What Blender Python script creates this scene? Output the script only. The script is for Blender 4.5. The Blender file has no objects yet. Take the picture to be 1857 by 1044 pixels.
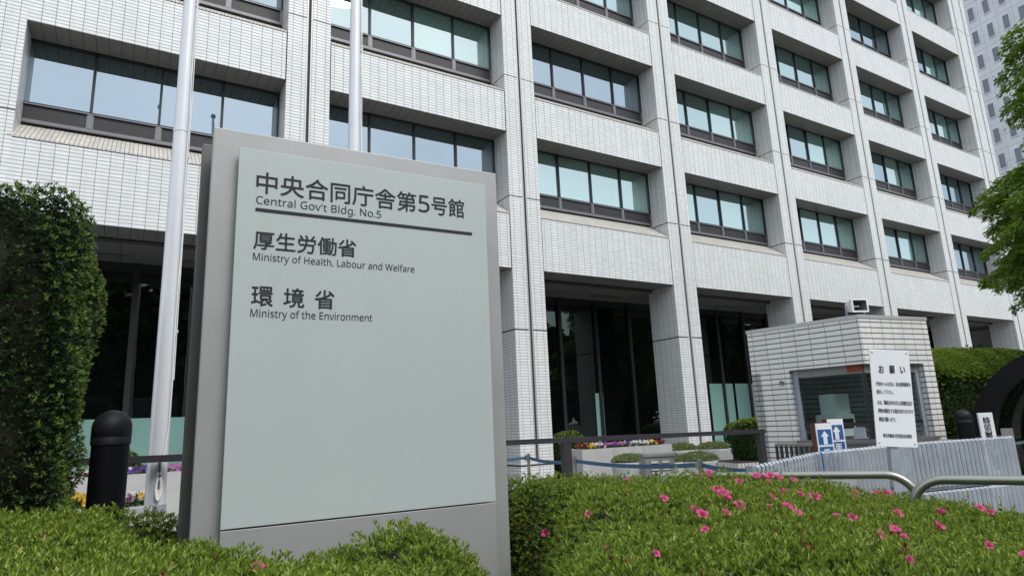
import bpy, math, random
import numpy as np
from mathutils import Vector, Matrix

# ------------------------------------------------------------------ camera
scene = bpy.context.scene
R = math.radians
EYE = 1.5
YAW, PITCH, ROLL = 0.55309, 0.21023, -0.04268
cam_d = bpy.data.cameras.new('camera')
cam_d.sensor_width = 36.0
cam_d.lens = 1156.89 / 1857 * 36.0
cam_d.clip_start = 0.05
cam_d.clip_end = 2000
cam = bpy.data.objects.new('camera', cam_d)
scene.collection.objects.link(cam)
fw = Vector((math.sin(YAW) * math.cos(PITCH), math.cos(YAW) * math.cos(PITCH), math.sin(PITCH)))
rt = Vector((math.cos(YAW), -math.sin(YAW), 0))
up = rt.cross(fw)
c_, s_ = math.cos(ROLL), math.sin(ROLL)
rt2, up2 = c_ * rt + s_ * up, -s_ * rt + c_ * up
cam.matrix_world = Matrix(((rt2.x, up2.x, -fw.x, 0), (rt2.y, up2.y, -fw.y, 0), (rt2.z, up2.z, -fw.z, EYE), (0, 0, 0, 1)))
scene.camera = cam

# ------------------------------------------------------------------ light
SUN_DIR = Vector((0.16, -0.64, 0.80)).normalized()     # towards the sun, behind the photographer
world = bpy.data.worlds.new('World')
scene.world = world
world.use_nodes = True
wn, wl = world.node_tree.nodes, world.node_tree.links
wn.clear()
w_out = wn.new('ShaderNodeOutputWorld')
w_bg = wn.new('ShaderNodeBackground')
w_bg.inputs['Strength'].default_value = 0.125
sky = wn.new('ShaderNodeTexSky')
sky.sky_type = 'NISHITA'
sky.sun_disc = False
sky.sun_elevation = math.asin(SUN_DIR.z)
sky.sun_rotation = math.atan2(SUN_DIR.x, SUN_DIR.y)
sky.air_density = 1.0
sky.dust_density = 3.0
sky.ozone_density = 1.0
w_tc = wn.new('ShaderNodeTexCoord')
w_no = wn.new('ShaderNodeTexNoise')
w_no.inputs['Scale'].default_value = 2.2
w_no.inputs['Detail'].default_value = 5
w_rp = wn.new('ShaderNodeMapRange')
w_rp.inputs[1].default_value = 0.30
w_rp.inputs[2].default_value = 0.62
w_rp.inputs[3].default_value = 0.50
w_rp.inputs[4].default_value = 0.92
w_mx = wn.new('ShaderNodeMix')
w_mx.data_type = 'RGBA'
w_mx.inputs[7].default_value = (5.6, 6.2, 6.7, 1)       # thin overcast veil
wl.new(w_tc.outputs['Generated'], w_no.inputs['Vector'])
wl.new(w_no.outputs['Fac'], w_rp.inputs[0])
wl.new(w_rp.outputs[0], w_mx.inputs[0])
wl.new(sky.outputs[0], w_mx.inputs[6])
wl.new(w_mx.outputs[2], w_bg.inputs['Color'])
wl.new(w_bg.outputs[0], w_out.inputs['Surface'])

sun_d = bpy.data.lights.new('sun', 'SUN')
sun_d.energy = 1.2
sun_d.angle = R(30)
sun_d.color = (1.0, 0.97, 0.93)
sun = bpy.data.objects.new('sun', sun_d)
scene.collection.objects.link(sun)
sun.rotation_euler = SUN_DIR.to_track_quat('Z', 'Y').to_euler()

vs = scene.view_settings
vs.view_transform = 'Standard'
vs.look = 'None'
vs.exposure = 0.75
vs.gamma = 1.0
vs.use_curve_mapping = False
cy = scene.cycles
cy.max_bounces = 6
cy.diffuse_bounces = 3
cy.glossy_bounces = 4
cy.transmission_bounces = 4
cy.transparent_max_bounces = 6
cy.caustics_reflective = False
cy.caustics_refractive = False

# ------------------------------------------------------------------ helpers
COL = scene.collection
rnd = random.Random(7)
rng = np.random.default_rng(11)


class MB:
    """collects faces with material slots and links them as one mesh object"""
    def __init__(self):
        self.v, self.f, self.m, self.sm = [], [], [], []

    def add(self, verts, faces, mi=0, smooth=False):
        b = len(self.v)
        self.v += [tuple(p) for p in verts]
        for f in faces:
            self.f.append(tuple(b + i for i in f))
            self.m.append(mi)
            self.sm.append(smooth)
        return self

    def box(self, x0, y0, z0, x1, y1, z1, mi=0, rz=0.0, piv=(0, 0), bev=0.0):
        if bev > 0:
            b = bev
            return self._bevbox(x0, y0, z0, x1, y1, z1, b, mi, rz, piv)
        vs_ = [(x0, y0, z0), (x1, y0, z0), (x1, y1, z0), (x0, y1, z0), (x0, y0, z1), (x1, y0, z1), (x1, y1, z1), (x0, y1, z1)]
        vs_ = self._rot(vs_, rz, piv)
        return self.add(vs_, [(0, 3, 2, 1), (4, 5, 6, 7), (0, 1, 5, 4), (1, 2, 6, 5), (2, 3, 7, 6), (3, 0, 4, 7)], mi)

    @staticmethod
    def _rot(vs_, rz, piv):
        if not rz:
            return vs_
        c, s = math.cos(rz), math.sin(rz)
        px, py = piv
        return [(px + (x - px) * c - (y - py) * s, py + (x - px) * s + (y - py) * c, z) for x, y, z in vs_]

    def _bevbox(self, x0, y0, z0, x1, y1, z1, b, mi, rz, piv):
        import bmesh
        bm = bmesh.new()
        bmesh.ops.create_cube(bm, size=1)
        for v in bm.verts:
            v.co = Vector((x0 + (v.co.x + .5) * (x1 - x0), y0 + (v.co.y + .5) * (y1 - y0), z0 + (v.co.z + .5) * (z1 - z0)))
        bmesh.ops.bevel(bm, geom=list(bm.edges), offset=b, segments=2, affect='EDGES', profile=0.5)
        bm.verts.ensure_lookup_table()
        vs_ = self._rot([tuple(v.co) for v in bm.verts], rz, piv)
        fs = [[v.index for v in f.verts] for f in bm.faces]
        bm.free()
        return self.add(vs_, fs, mi)

    def prism(self, pts, z0, z1, mi=0):
        """vertical prism over a counter-clockwise polygon"""
        n = len(pts)
        vs_ = [(p[0], p[1], z0) for p in pts] + [(p[0], p[1], z1) for p in pts]
        fs = [tuple(reversed(range(n))), tuple(range(n, 2 * n))]
        fs += [(i, (i + 1) % n, n + (i + 1) % n, n + i) for i in range(n)]
        return self.add(vs_, fs, mi)

    def prism_x(self, pts, x0, x1, mi=0):
        """prism along X over a (y, z) polygon"""
        n = len(pts)
        vs_ = [(x0, p[0], p[1]) for p in pts] + [(x1, p[0], p[1]) for p in pts]
        fs = [tuple(reversed(range(n))), tuple(range(n, 2 * n))]
        fs += [(i, (i + 1) % n, n + (i + 1) % n, n + i) for i in range(n)]
        return self.add(vs_, fs, mi)

    def tube(self, pts, rad, seg=10, mi=0, caps=True):
        pts = [Vector(p) for p in pts]
        rad = rad if isinstance(rad, (list, tuple)) else [rad] * len(pts)
        rings = []
        prev = None
        for i, p in enumerate(pts):
            t = (pts[min(i + 1, len(pts) - 1)] - pts[max(i - 1, 0)]).normalized()
            if prev is None:
                a = Vector((0, 0, 1)) if abs(t.z) < .9 else Vector((1, 0, 0))
                u = t.cross(a).normalized()
            else:
                u = (prev - t * prev.dot(t)).normalized()
            prev = u
            w = t.cross(u)
            rings.append([p + (u * math.cos(2 * math.pi * k / seg) + w * math.sin(2 * math.pi * k / seg)) * rad[i] for k in range(seg)])
        vs_ = [q for r_ in rings for q in r_]
        fs = []
        for i in range(len(rings) - 1):
            for k in range(seg):
                a, b2 = i * seg + k, i * seg + (k + 1) % seg
                fs.append((a, b2, b2 + seg, a + seg))
        self.add(vs_, fs, mi, True)
        if caps:
            self.add(rings[0], [tuple(reversed(range(seg)))], mi)
            self.add(rings[-1], [tuple(range(seg))], mi)
        return self

    def lathe(self, prof, x, y, seg=24, mi=0):
        vs_, fs = [], []
        n = len(prof)
        for r_, z in prof:
            for k in range(seg):
                a = 2 * math.pi * k / seg
                vs_.append((x + r_ * math.cos(a), y + r_ * math.sin(a), z))
        for i in range(n - 1):
            for k in range(seg):
                a, b2 = i * seg + k, i * seg + (k + 1) % seg
                fs.append((a, b2, b2 + seg, a + seg))
        self.add(vs_, fs, mi, True)
        self.add(vs_[-seg:], [tuple(range(seg))], mi)
        return self

    def build(self, name, mats, parent=None, loc=(0, 0, 0), rz=0.0):
        me = bpy.data.meshes.new(name)
        me.from_pydata(self.v, [], self.f)
        for m in (mats if isinstance(mats, (list, tuple)) else [mats]):
            me.materials.append(m)
        me.polygons.foreach_set('material_index', self.m)
        me.polygons.foreach_set('use_smooth', self.sm)
        me.update()
        o = bpy.data.objects.new(name, me)
        COL.objects.link(o)
        o.location = loc
        o.rotation_euler = (0, 0, rz)
        if parent:
            o.parent = parent
        return o


def np_mesh(name, verts, faces, mats, mi=None, parent=None, loc=(0, 0, 0), smooth=False):
    verts = np.asarray(verts, np.float32)
    faces = np.asarray(faces, np.int32)
    k = faces.shape[1]
    me = bpy.data.meshes.new(name)
    me.vertices.add(len(verts))
    me.vertices.foreach_set('co', verts.ravel())
    me.loops.add(faces.size)
    me.loops.foreach_set('vertex_index', faces.ravel())
    me.polygons.add(len(faces))
    me.polygons.foreach_set('loop_start', np.arange(0, faces.size, k, dtype=np.int32))
    me.polygons.foreach_set('loop_total', np.full(len(faces), k, np.int32))
    for m in (mats if isinstance(mats, (list, tuple)) else [mats]):
        me.materials.append(m)
    if mi is not None:
        me.polygons.foreach_set('material_index', np.asarray(mi, np.int32))
    if smooth:
        me.polygons.foreach_set('use_smooth', np.ones(len(faces), bool))
    me.update(calc_edges=True)
    me.validate()
    o = bpy.data.objects.new(name, me)
    COL.objects.link(o)
    o.location = loc
    if parent:
        o.parent = parent
    return o


def tag(o, label=None, cat=None, group=None, kind=None):
    if label:
        o['label'] = label
    if cat:
        o['category'] = cat
    if group:
        o['group'] = group
    if kind:
        o['kind'] = kind
    return o


def refit_xy(x, y):
    """shift plan positions so they keep their image coordinates under the refitted camera"""
    return (0.99114 * x + 0.00394 * y, 0.00636 * x + 0.99629 * y)


def thing(name, label, cat, loc=(0, 0, 0), rz=0.0, group=None, fixed=False):
    if not fixed:
        loc = (*refit_xy(loc[0], loc[1]), loc[2])
    o = bpy.data.objects.new(name, None)
    o.empty_display_size = 0.2
    COL.objects.link(o)
    o.location = loc
    o.rotation_euler = (0, 0, rz)
    return tag(o, label, cat, group)


def copy_tree(o, parent=None):
    c = o.copy()
    COL.objects.link(c)
    c.parent = parent
    for ch in list(o.children):
        copy_tree(ch, c)
    return c


def glyph_mesh(body, vertical=False):
    cu = bpy.data.curves.new('lettering_curve', 'FONT')
    cu.body = '\n'.join(body) if vertical else body
    cu.size = 1.0
    cu.resolution_u = 3
    if vertical:
        cu.align_x = 'CENTER'
        cu.space_line = 0.85
    tmp = bpy.data.objects.new('lettering_tmp', cu)
    COL.objects.link(tmp)
    dg = bpy.context.evaluated_depsgraph_get()
    me = bpy.data.meshes.new_from_object(tmp.evaluated_get(dg))
    bpy.data.objects.remove(tmp)
    co = np.zeros(len(me.vertices) * 3, np.float32)
    me.vertices.foreach_get('co', co)
    fs = [tuple(p.vertices) for p in me.polygons]
    bpy.data.meshes.remove(me)
    return co.reshape(-1, 3), fs


def text_part(body, box, y, mat, parent, name='lettering', bold=0.0, thick=0.002, vertical=False, wide=False):
    """letters standing on the plane y (local), fitted to box (x0, z0, x1, z1); bold = stroke growth in metres"""
    if wide:                              # the plain sans-serif letter forms
        def sans(ch):
            if 'A' <= ch <= 'Z':
                return chr(0x1D5A0 + ord(ch) - 65)
            if 'a' <= ch <= 'z':
                return chr(0x1D5BA + ord(ch) - 97)
            if '0' <= ch <= '9':
                return chr(0x1D7E2 + ord(ch) - 48)
            return ch
        body = ''.join(sans(ch) for ch in body)
    co, fs = glyph_mesh(body, vertical)
    lo, hi = co.min(0), co.max(0)
    x0, z0, x1, z1 = box
    out = np.empty_like(co)
    out[:, 0] = x0 + (co[:, 0] - lo[0]) / max(hi[0] - lo[0], 1e-6) * (x1 - x0)
    out[:, 2] = z0 + (co[:, 1] - lo[1]) / max(hi[1] - lo[1], 1e-6) * (z1 - z0)
    out[:, 1] = y - thick
    VV, FF = [], []
    sh = [(0, 0)] if bold <= 0 else [(-bold, -bold), (bold, bold), (-bold, bold), (bold, -bold), (0, 0)]
    for k, (dx, dz) in enumerate(sh):
        q = out + np.array([dx, -.0002 * k, dz], np.float32)
        FF += [tuple(i + len(out) * k for i in f) for f in fs]
        VV.append(q)
    VV = np.concatenate(VV)
    me = bpy.data.meshes.new(name)
    me.from_pydata([tuple(map(float, v)) for v in VV], [], FF)
    me.materials.append(mat)
    me.update()
    o = bpy.data.objects.new(name, me)
    COL.objects.link(o)
    o.parent = parent
    return o


# ------------------------------------------------------------------ materials
def new_mat(name):
    m = bpy.data.materials.new(name)
    m.use_nodes = True
    nt = m.node_tree
    b = nt.nodes['Principled BSDF']
    return m, nt, b


def N(nt, kind, **kw):
    n = nt.nodes.new(kind)
    for k, v in kw.items():
        setattr(n, k, v)
    return n


def math_node(nt, op, a, b=None, c=None):
    n = nt.nodes.new('ShaderNodeMath')
    n.operation = op
    for i, x in enumerate((a, b, c)):
        if x is None:
            continue
        if isinstance(x, (int, float)):
            n.inputs[i].default_value = x
        else:
            nt.links.new(x, n.inputs[i])
    return n.outputs[0]


def plain(name, col, rough=0.6, metal=0.0, var=0.08, scale=6.0, bump=0.0, bscale=60.0, spec=0.5):
    """a real paint/metal/stone with slight uneven tone"""
    m, nt, b = new_mat(name)
    tc = N(nt, 'ShaderNodeTexCoord')
    no = N(nt, 'ShaderNodeTexNoise')
    no.inputs['Scale'].default_value = scale
    no.inputs['Detail'].default_value = 6
    no.inputs['Roughness'].default_value = 0.65
    nt.links.new(tc.outputs['Object'], no.inputs['Vector'])
    mr = N(nt, 'ShaderNodeMapRange')
    mr.inputs[1].default_value, mr.inputs[2].default_value = 0.3, 0.7
    mr.inputs[3].default_value, mr.inputs[4].default_value = 1 - var, 1 + var
    nt.links.new(no.outputs['Fac'], mr.inputs[0])
    mx = N(nt, 'ShaderNodeMix', data_type='RGBA', blend_type='MULTIPLY')
    mx.inputs[0].default_value = 1.0
    mx.inputs[6].default_value = (*col, 1)
    nt.links.new(mr.outputs[0], mx.inputs[7])
    nt.links.new(mx.outputs[2], b.inputs['Base Color'])
    b.inputs['Roughness'].default_value = rough
    b.inputs['Metallic'].default_value = metal
    b.inputs['Specular IOR Level'].default_value = spec
    if bump > 0:
        n2 = N(nt, 'ShaderNodeTexNoise')
        n2.inputs['Scale'].default_value = bscale
        n2.inputs['Detail'].default_value = 4
        nt.links.new(tc.outputs['Object'], n2.inputs['Vector'])
        bp = N(nt, 'ShaderNodeBump')
        bp.inputs['Strength'].default_value = bump
        bp.inputs['Distance'].default_value = 0.01
        nt.links.new(n2.outputs['Fac'], bp.inputs['Height'])
        nt.links.new(bp.outputs[0], b.inputs['Normal'])
    return m


def tile_mat(name, col, joint, pu, pv, ju, jv, ou=0.0, ov=0.0, absx=False, rough=0.35, var=0.05, vjoint=None):
    """stack-bonded glazed wall tiles in metres, laid on whichever way the face looks"""
    m, nt, b = new_mat(name)
    tc = N(nt, 'ShaderNodeTexCoord')
    sp = N(nt, 'ShaderNodeSeparateXYZ')
    nt.links.new(tc.outputs['Object'], sp.inputs[0])
    sn = N(nt, 'ShaderNodeSeparateXYZ')
    nt.links.new(tc.outputs['Normal'], sn.inputs[0])
    x, y, z = sp.outputs[0], sp.outputs[1], sp.outputs[2]
    if absx:
        x = math_node(nt, 'ABSOLUTE', x)
    isx = math_node(nt, 'GREATER_THAN', math_node(nt, 'ABSOLUTE', sn.outputs[0]), 0.7)
    isz = math_node(nt, 'GREATER_THAN', math_node(nt, 'ABSOLUTE', sn.outputs[2]), 0.6)
    u = math_node(nt, 'ADD', math_node(nt, 'MULTIPLY', y, isx), math_node(nt, 'MULTIPLY', x, math_node(nt, 'SUBTRACT', 1.0, isx)))
    v = math_node(nt, 'ADD', math_node(nt, 'MULTIPLY', y, isz), math_node(nt, 'MULTIPLY', z, math_node(nt, 'SUBTRACT', 1.0, isz)))
    us = math_node(nt, 'DIVIDE', math_node(nt, 'SUBTRACT', u, ou), pu)
    vs2 = math_node(nt, 'DIVIDE', math_node(nt, 'SUBTRACT', v, ov), pv)

    def line(s, w):
        fr = math_node(nt, 'FRACT', s)
        d = math_node(nt, 'MINIMUM', fr, math_node(nt, 'SUBTRACT', 1.0, fr))
        mr_ = N(nt, 'ShaderNodeMapRange')
        mr_.inputs[1].default_value, mr_.inputs[2].default_value = w * 0.35, w * 0.62
        mr_.inputs[3].default_value, mr_.inputs[4].default_value = 1.0, 0.0
        nt.links.new(d, mr_.inputs[0])
        return mr_.outputs[0]
    lu_ = line(us, ju / pu)
    lm_ = math_node(nt, 'MAXIMUM', lu_, line(vs2, jv / pv))
    cv = N(nt, 'ShaderNodeCombineXYZ')
    nt.links.new(math_node(nt, 'FLOOR', us), cv.inputs[0])
    nt.links.new(math_node(nt, 'FLOOR', vs2), cv.inputs[1])
    wn_ = N(nt, 'ShaderNodeTexWhiteNoise', noise_dimensions='2D')
    nt.links.new(cv.outputs[0], wn_.inputs['Vector'])
    # uneven weathering: rain streaks (narrow in u, long in v) and broad patches
    gp = N(nt, 'ShaderNodeNewGeometry')
    mp = N(nt, 'ShaderNodeMapping')
    mp.inputs['Scale'].default_value = (3.2, 3.2, 0.22)
    nt.links.new(gp.outputs['Position'], mp.inputs[0])
    ns = N(nt, 'ShaderNodeTexNoise')
    ns.inputs['Scale'].default_value = 1.6
    ns.inputs['Detail'].default_value = 6
    ns.inputs['Roughness'].default_value = 0.7
    nt.links.new(mp.outputs[0], ns.inputs['Vector'])
    nb = N(nt, 'ShaderNodeTexNoise')
    nb.inputs['Scale'].default_value = 0.55
    nb.inputs['Detail'].default_value = 5
    nt.links.new(gp.outputs['Position'], nb.inputs['Vector'])
    t1 = math_node(nt, 'MULTIPLY_ADD', wn_.outputs['Value'], 2 * var, 1 - var)
    t2 = math_node(nt, 'MULTIPLY_ADD', ns.outputs['Fac'], 0.40, 0.78)
    t3 = math_node(nt, 'MULTIPLY_ADD', nb.outputs['Fac'], 0.16, 0.92)
    tt = math_node(nt, 'MULTIPLY', math_node(nt, 'MULTIPLY', t1, t2), t3)
    mx = N(nt, 'ShaderNodeMix', data_type='RGBA', blend_type='MULTIPLY')
    mx.inputs[0].default_value = 1.0
    mx.inputs[6].default_value = (*col, 1)
    nt.links.new(tt, mx.inputs[7])
    m2 = N(nt, 'ShaderNodeMix', data_type='RGBA')
    nt.links.new(lm_, m2.inputs[0])
    nt.links.new(mx.outputs[2], m2.inputs[6])
    if vjoint:
        mj = N(nt, 'ShaderNodeMix', data_type='RGBA')
        nt.links.new(lu_, mj.inputs[0])
        mj.inputs[6].default_value = (*joint, 1)
        mj.inputs[7].default_value = (*vjoint, 1)
        nt.links.new(mj.outputs[2], m2.inputs[7])
    else:
        m2.inputs[7].default_value = (*joint, 1)
    nt.links.new(m2.outputs[2], b.inputs['Base Color'])
    rr = math_node(nt, 'MULTIPLY_ADD', lm_, 0.5, rough)
    nt.links.new(rr, b.inputs['Roughness'])
    bp = N(nt, 'ShaderNodeBump')
    bp.inputs['Strength'].default_value = 0.6
    bp.inputs['Distance'].default_value = 0.008
    nt.links.new(math_node(nt, 'SUBTRACT', 1.0, lm_), bp.inputs['Height'])
    nt.links.new(bp.outputs[0], b.inputs['Normal'])
    return m


def leaf_mat(name, lo, hi, trans=0.25, rough=0.45, tip=None):
    m, nt, b = new_mat(name)
    gi = N(nt, 'ShaderNodeNewGeometry')
    rp = N(nt, 'ShaderNodeValToRGB')
    rp.color_ramp.elements[0].color = (*lo, 1)
    rp.color_ramp.elements[1].color = (*hi, 1)
    if tip:
        e = rp.color_ramp.elements.new(0.93)
        e.color = (*hi, 1)
        rp.color_ramp.elements[2].color = (*tip, 1)
    nt.links.new(gi.outputs['Random Per Island'], rp.inputs[0])
    nt.links.new(rp.outputs[0], b.inputs['Base Color'])
    b.inputs['Roughness'].default_value = rough
    b.inputs['Specular IOR Level'].default_value = 0.35
    tr = N(nt, 'ShaderNodeBsdfTranslucent')
    nt.links.new(rp.outputs[0], tr.inputs['Color'])
    ms = N(nt, 'ShaderNodeMixShader')
    ms.inputs[0].default_value = trans
    nt.links.new(b.outputs[0], ms.inputs[1])
    nt.links.new(tr.outputs[0], ms.inputs[2])
    nt.links.new(ms.outputs[0], nt.nodes['Material Output'].inputs['Surface'])
    return m


def mirror_glass(name, body, tint, fac):
    """coated window glass: part mirror, part dark room behind"""
    m, nt, b = new_mat(name)
    b.inputs['Base Color'].default_value = (*body, 1)
    b.inputs['Roughness'].default_value = 0.25
    b.inputs['Specular IOR Level'].default_value = 0.0
    gl = N(nt, 'ShaderNodeBsdfGlossy')
    gl.inputs['Color'].default_value = (*tint, 1)
    gl.inputs['Roughness'].default_value = 0.01
    tc = N(nt, 'ShaderNodeNewGeometry')
    no = N(nt, 'ShaderNodeTexNoise')
    no.inputs['Scale'].default_value = 0.8
    no.inputs['Detail'].default_value = 1
    nt.links.new(tc.outputs['Position'], no.inputs['Vector'])
    bp = N(nt, 'ShaderNodeBump')
    bp.inputs['Strength'].default_value = 0.05
    bp.inputs['Distance'].default_value = 0.05
    nt.links.new(no.outputs['Fac'], bp.inputs['Height'])
    nt.links.new(bp.outputs[0], gl.inputs['Normal'])
    ms = N(nt, 'ShaderNodeMixShader')
    ms.inputs[0].default_value = fac
    nt.links.new(b.outputs[0], ms.inputs[1])
    nt.links.new(gl.outputs[0], ms.inputs[2])
    nt.links.new(ms.outputs[0], nt.nodes['Material Output'].inputs['Surface'])
    return m


PV = 3.800 / 48
L1 = 7.891
OV = L1 % PV
TILE = (0.755, 0.77, 0.77)
JOINT = (0.40, 0.395, 0.385)
VJOINT = (0.22, 0.215, 0.21)
M = {}
M['pillar_tile'] = tile_mat('pillar_tile', TILE, JOINT, 0.234, PV, 0.009, 0.017, ou=0.169, ov=OV, absx=True, vjoint=VJOINT)
M['wall_tile'] = tile_mat('wall_tile', TILE, JOINT, 0.2345, PV, 0.010, 0.017, ou=0.11, ov=OV, vjoint=VJOINT)
M['sill_tile'] = tile_mat('sill_tile', (0.60, 0.57, 0.52), (0.22, 0.20, 0.18), PV, 0.30, 0.012, 0.006, var=0.08)
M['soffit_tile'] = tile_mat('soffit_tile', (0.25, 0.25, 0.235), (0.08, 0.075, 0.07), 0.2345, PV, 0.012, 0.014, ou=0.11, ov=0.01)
M['booth_tile'] = tile_mat('booth_tile', (0.78, 0.77, 0.745), (0.12, 0.115, 0.11), 0.237, 0.084, 0.007, 0.017, ou=0.02, ov=0.03)
M['planter_tile'] = tile_mat('planter_tile', (0.64, 0.63, 0.6), (0.10, 0.09, 0.09), 0.085, 0.4, 0.016, 0.01)
M['sealant'] = plain('sealant', (0.05, 0.042, 0.04), 0.8)
M['strip_metal'] = plain('strip_metal', (0.50, 0.49, 0.48), 0.45, 0.3, 0.06, 3)
M['core'] = plain('core', (0.03, 0.03, 0.03), 0.9)
M['bronze'] = plain('bronze', (0.030, 0.031, 0.035), 0.45, 0.3, 0.1, 3)
M['frame_grey'] = plain('frame_grey', (0.17, 0.165, 0.18), 0.4, 0.4, 0.08, 3)
M['panel_dark'] = plain('panel_dark', (0.018, 0.017, 0.020), 0.5, 0.0, 0.25, 8)
M['glass'] = mirror_glass('glass', (0.018, 0.042, 0.045), (0.70, 0.83, 0.93), 0.46)
M['glass_blind'] = mirror_glass('glass_blind', (0.13, 0.27, 0.24), (0.77, 0.89, 0.89), 0.52)
M['glass_half'] = mirror_glass('glass_half', (0.050, 0.12, 0.108), (0.75, 0.88, 0.91), 0.52)
M['glass_dark'] = mirror_glass('glass_dark', (0.004, 0.005, 0.005), (0.35, 0.42, 0.38), 0.16)
M['frost'] = plain('frost', (0.24, 0.43, 0.39), 0.35, 0.0, 0.04, 1.5)
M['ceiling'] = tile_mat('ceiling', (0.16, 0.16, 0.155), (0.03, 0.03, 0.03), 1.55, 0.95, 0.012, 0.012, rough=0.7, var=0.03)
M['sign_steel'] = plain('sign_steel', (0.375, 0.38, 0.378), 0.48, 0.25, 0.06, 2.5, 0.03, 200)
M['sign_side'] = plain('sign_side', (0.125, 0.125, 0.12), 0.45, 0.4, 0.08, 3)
M['sign_recess'] = plain('sign_recess', (0.025, 0.024, 0.022), 0.7)
M['sign_panel'] = plain('sign_panel', (0.475, 0.53, 0.522), 0.33, 0.0, 0.035, 1.1)
M['letter'] = plain('letter', (0.030, 0.032, 0.040), 0.6, 0, 0.02, spec=0.2)
M['letter_black'] = plain('letter_black', (0.012, 0.012, 0.014), 0.5, 0, 0.02)
M['pole_paint'] = plain('pole_paint', (0.72, 0.74, 0.77), 0.28, 0.15, 0.05, 2)
M['rope'] = plain('rope', (0.85, 0.85, 0.85), 0.8)
M['black_paint'] = plain('black_paint', (0.0045, 0.0045, 0.006), 0.55, 0, 0.1, spec=0.22)
M['canopy_paint'] = plain('canopy_paint', (0.008, 0.007, 0.0075), 0.65, 0, 0.1, spec=0.2)
M['black_cap'] = plain('black_cap', (0.012, 0.012, 0.016), 0.55, 0, 0.1, spec=0.3)
M['rail_paint'] = plain('rail_paint', (0.045, 0.044, 0.050), 0.4, 0.2, 0.08)
M['galv'] = plain('galv', (0.35, 0.385, 0.43), 0.5, 0.2, 0.16, 5)
M['stainless'] = plain('stainless', (0.36, 0.355, 0.32), 0.34, 0.8, 0.06, 4)
M['concrete'] = plain('concrete', (0.42, 0.42, 0.41), 0.85, 0, 0.14, 3, 0.2, 40)
M['concrete_light'] = plain('concrete_light', (0.43, 0.43, 0.42), 0.8, 0, 0.1, 3, 0.15, 40)
M['stone_paving'] = tile_mat('stone_paving', (0.36, 0.35, 0.34), (0.15, 0.15, 0.14), 0.6, 0.6, 0.008, 0.008, rough=0.75)
M['asphalt'] = plain('asphalt', (0.055, 0.055, 0.057), 0.9, 0, 0.2, 20, 0.4, 120)
M['soil'] = plain('soil', (0.035, 0.025, 0.018), 0.95, 0, 0.3, 12, 0.5, 60)
M['granite'] = plain('granite', (0.17, 0.165, 0.165), 0.35, 0, 0.5, 90)
M['cabinet'] = plain('cabinet', (0.24, 0.24, 0.22), 0.55, 0, 0.1, 4)
M['white_paint'] = plain('white_paint', (0.86, 0.875, 0.90), 0.4, 0, 0.02, 3)
M['rust'] = plain('rust', (0.13, 0.055, 0.03), 0.8, 0, 0.4, 18)
M['sign_blue'] = plain('sign_blue', (0.030, 0.125, 0.36), 0.4, 0, 0.06, 8)
M['belt'] = plain('belt', (0.045, 0.11, 0.19), 0.7, 0, 0.08)
M['orange'] = plain('orange', (0.28, 0.055, 0.015), 0.7, 0, 0.2)
M['machine'] = plain('machine', (0.80, 0.86, 0.86), 0.45, 0, 0.03)
M['blue_box'] = plain('blue_box', (0.10, 0.28, 0.42), 0.5, 0, 0.05)
M['bark'] = plain('bark', (0.05, 0.04, 0.032), 0.9, 0, 0.3, 9, 0.8, 30)
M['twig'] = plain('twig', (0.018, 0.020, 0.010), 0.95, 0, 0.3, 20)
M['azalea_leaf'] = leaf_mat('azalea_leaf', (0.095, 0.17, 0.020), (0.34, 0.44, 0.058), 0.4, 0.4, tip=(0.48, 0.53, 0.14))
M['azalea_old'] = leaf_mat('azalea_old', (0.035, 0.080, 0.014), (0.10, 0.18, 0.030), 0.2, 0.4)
M['red_bud'] = leaf_mat('red_bud', (0.14, 0.016, 0.018), (0.30, 0.045, 0.05), 0.2, 0.5)
M['petal'] = leaf_mat('petal', (0.58, 0.035, 0.19), (0.76, 0.10, 0.31), 0.3, 0.5)
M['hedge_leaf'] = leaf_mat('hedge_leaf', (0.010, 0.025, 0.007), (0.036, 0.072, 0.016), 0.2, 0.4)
M['hedge_lit_tip'] = leaf_mat('hedge_lit_tip', (0.09, 0.16, 0.028), (0.20, 0.30, 0.06), 0.3, 0.45)
M['bush_leaf'] = leaf_mat('bush_leaf', (0.025, 0.060, 0.012), (0.075, 0.14, 0.025), 0.25, 0.5)
M['bush_tip'] = leaf_mat('bush_tip', (0.16, 0.26, 0.03), (0.34, 0.44, 0.07), 0.3, 0.5)
M['tree_leaf'] = leaf_mat('tree_leaf', (0.07, 0.15, 0.018), (0.32, 0.46, 0.065), 0.5, 0.45)
M['park_leaf'] = leaf_mat('park_leaf', (0.02, 0.05, 0.010), (0.08, 0.14, 0.03), 0.3, 0.5)
M['sage_leaf'] = leaf_mat('sage_leaf', (0.13, 0.19, 0.06), (0.30, 0.36, 0.14), 0.25, 0.6, tip=(0.6, 0.6, 0.5))
for nm, c in dict(white=(0.8, 0.78, 0.78), purple=(0.16, 0.05, 0.32), maroon=(0.22, 0.012, 0.03), yellow=(0.75, 0.48, 0.04), orange=(0.7, 0.22, 0.03), mauve=(0.5, 0.2, 0.42)).items():
    M['pansy_' + nm] = leaf_mat('pansy_' + nm, tuple(.75 * k for k in c), c, 0.25, 0.6)
M['dark_glass'] = mirror_glass('dark_glass', (0.010, 0.016, 0.012), (0.4, 0.45, 0.42), 0.22)
M['booth_glass'] = None
m_, nt_, b_ = new_mat('booth_glass')
b_.inputs['Base Color'].default_value = (0.02, 0.03, 0.03, 1)
b_.inputs['Roughness'].default_value = 0.02
tr_ = N(nt_, 'ShaderNodeBsdfTransparent')
tr_.inputs['Color'].default_value = (0.80, 0.86, 0.84, 1)
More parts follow.
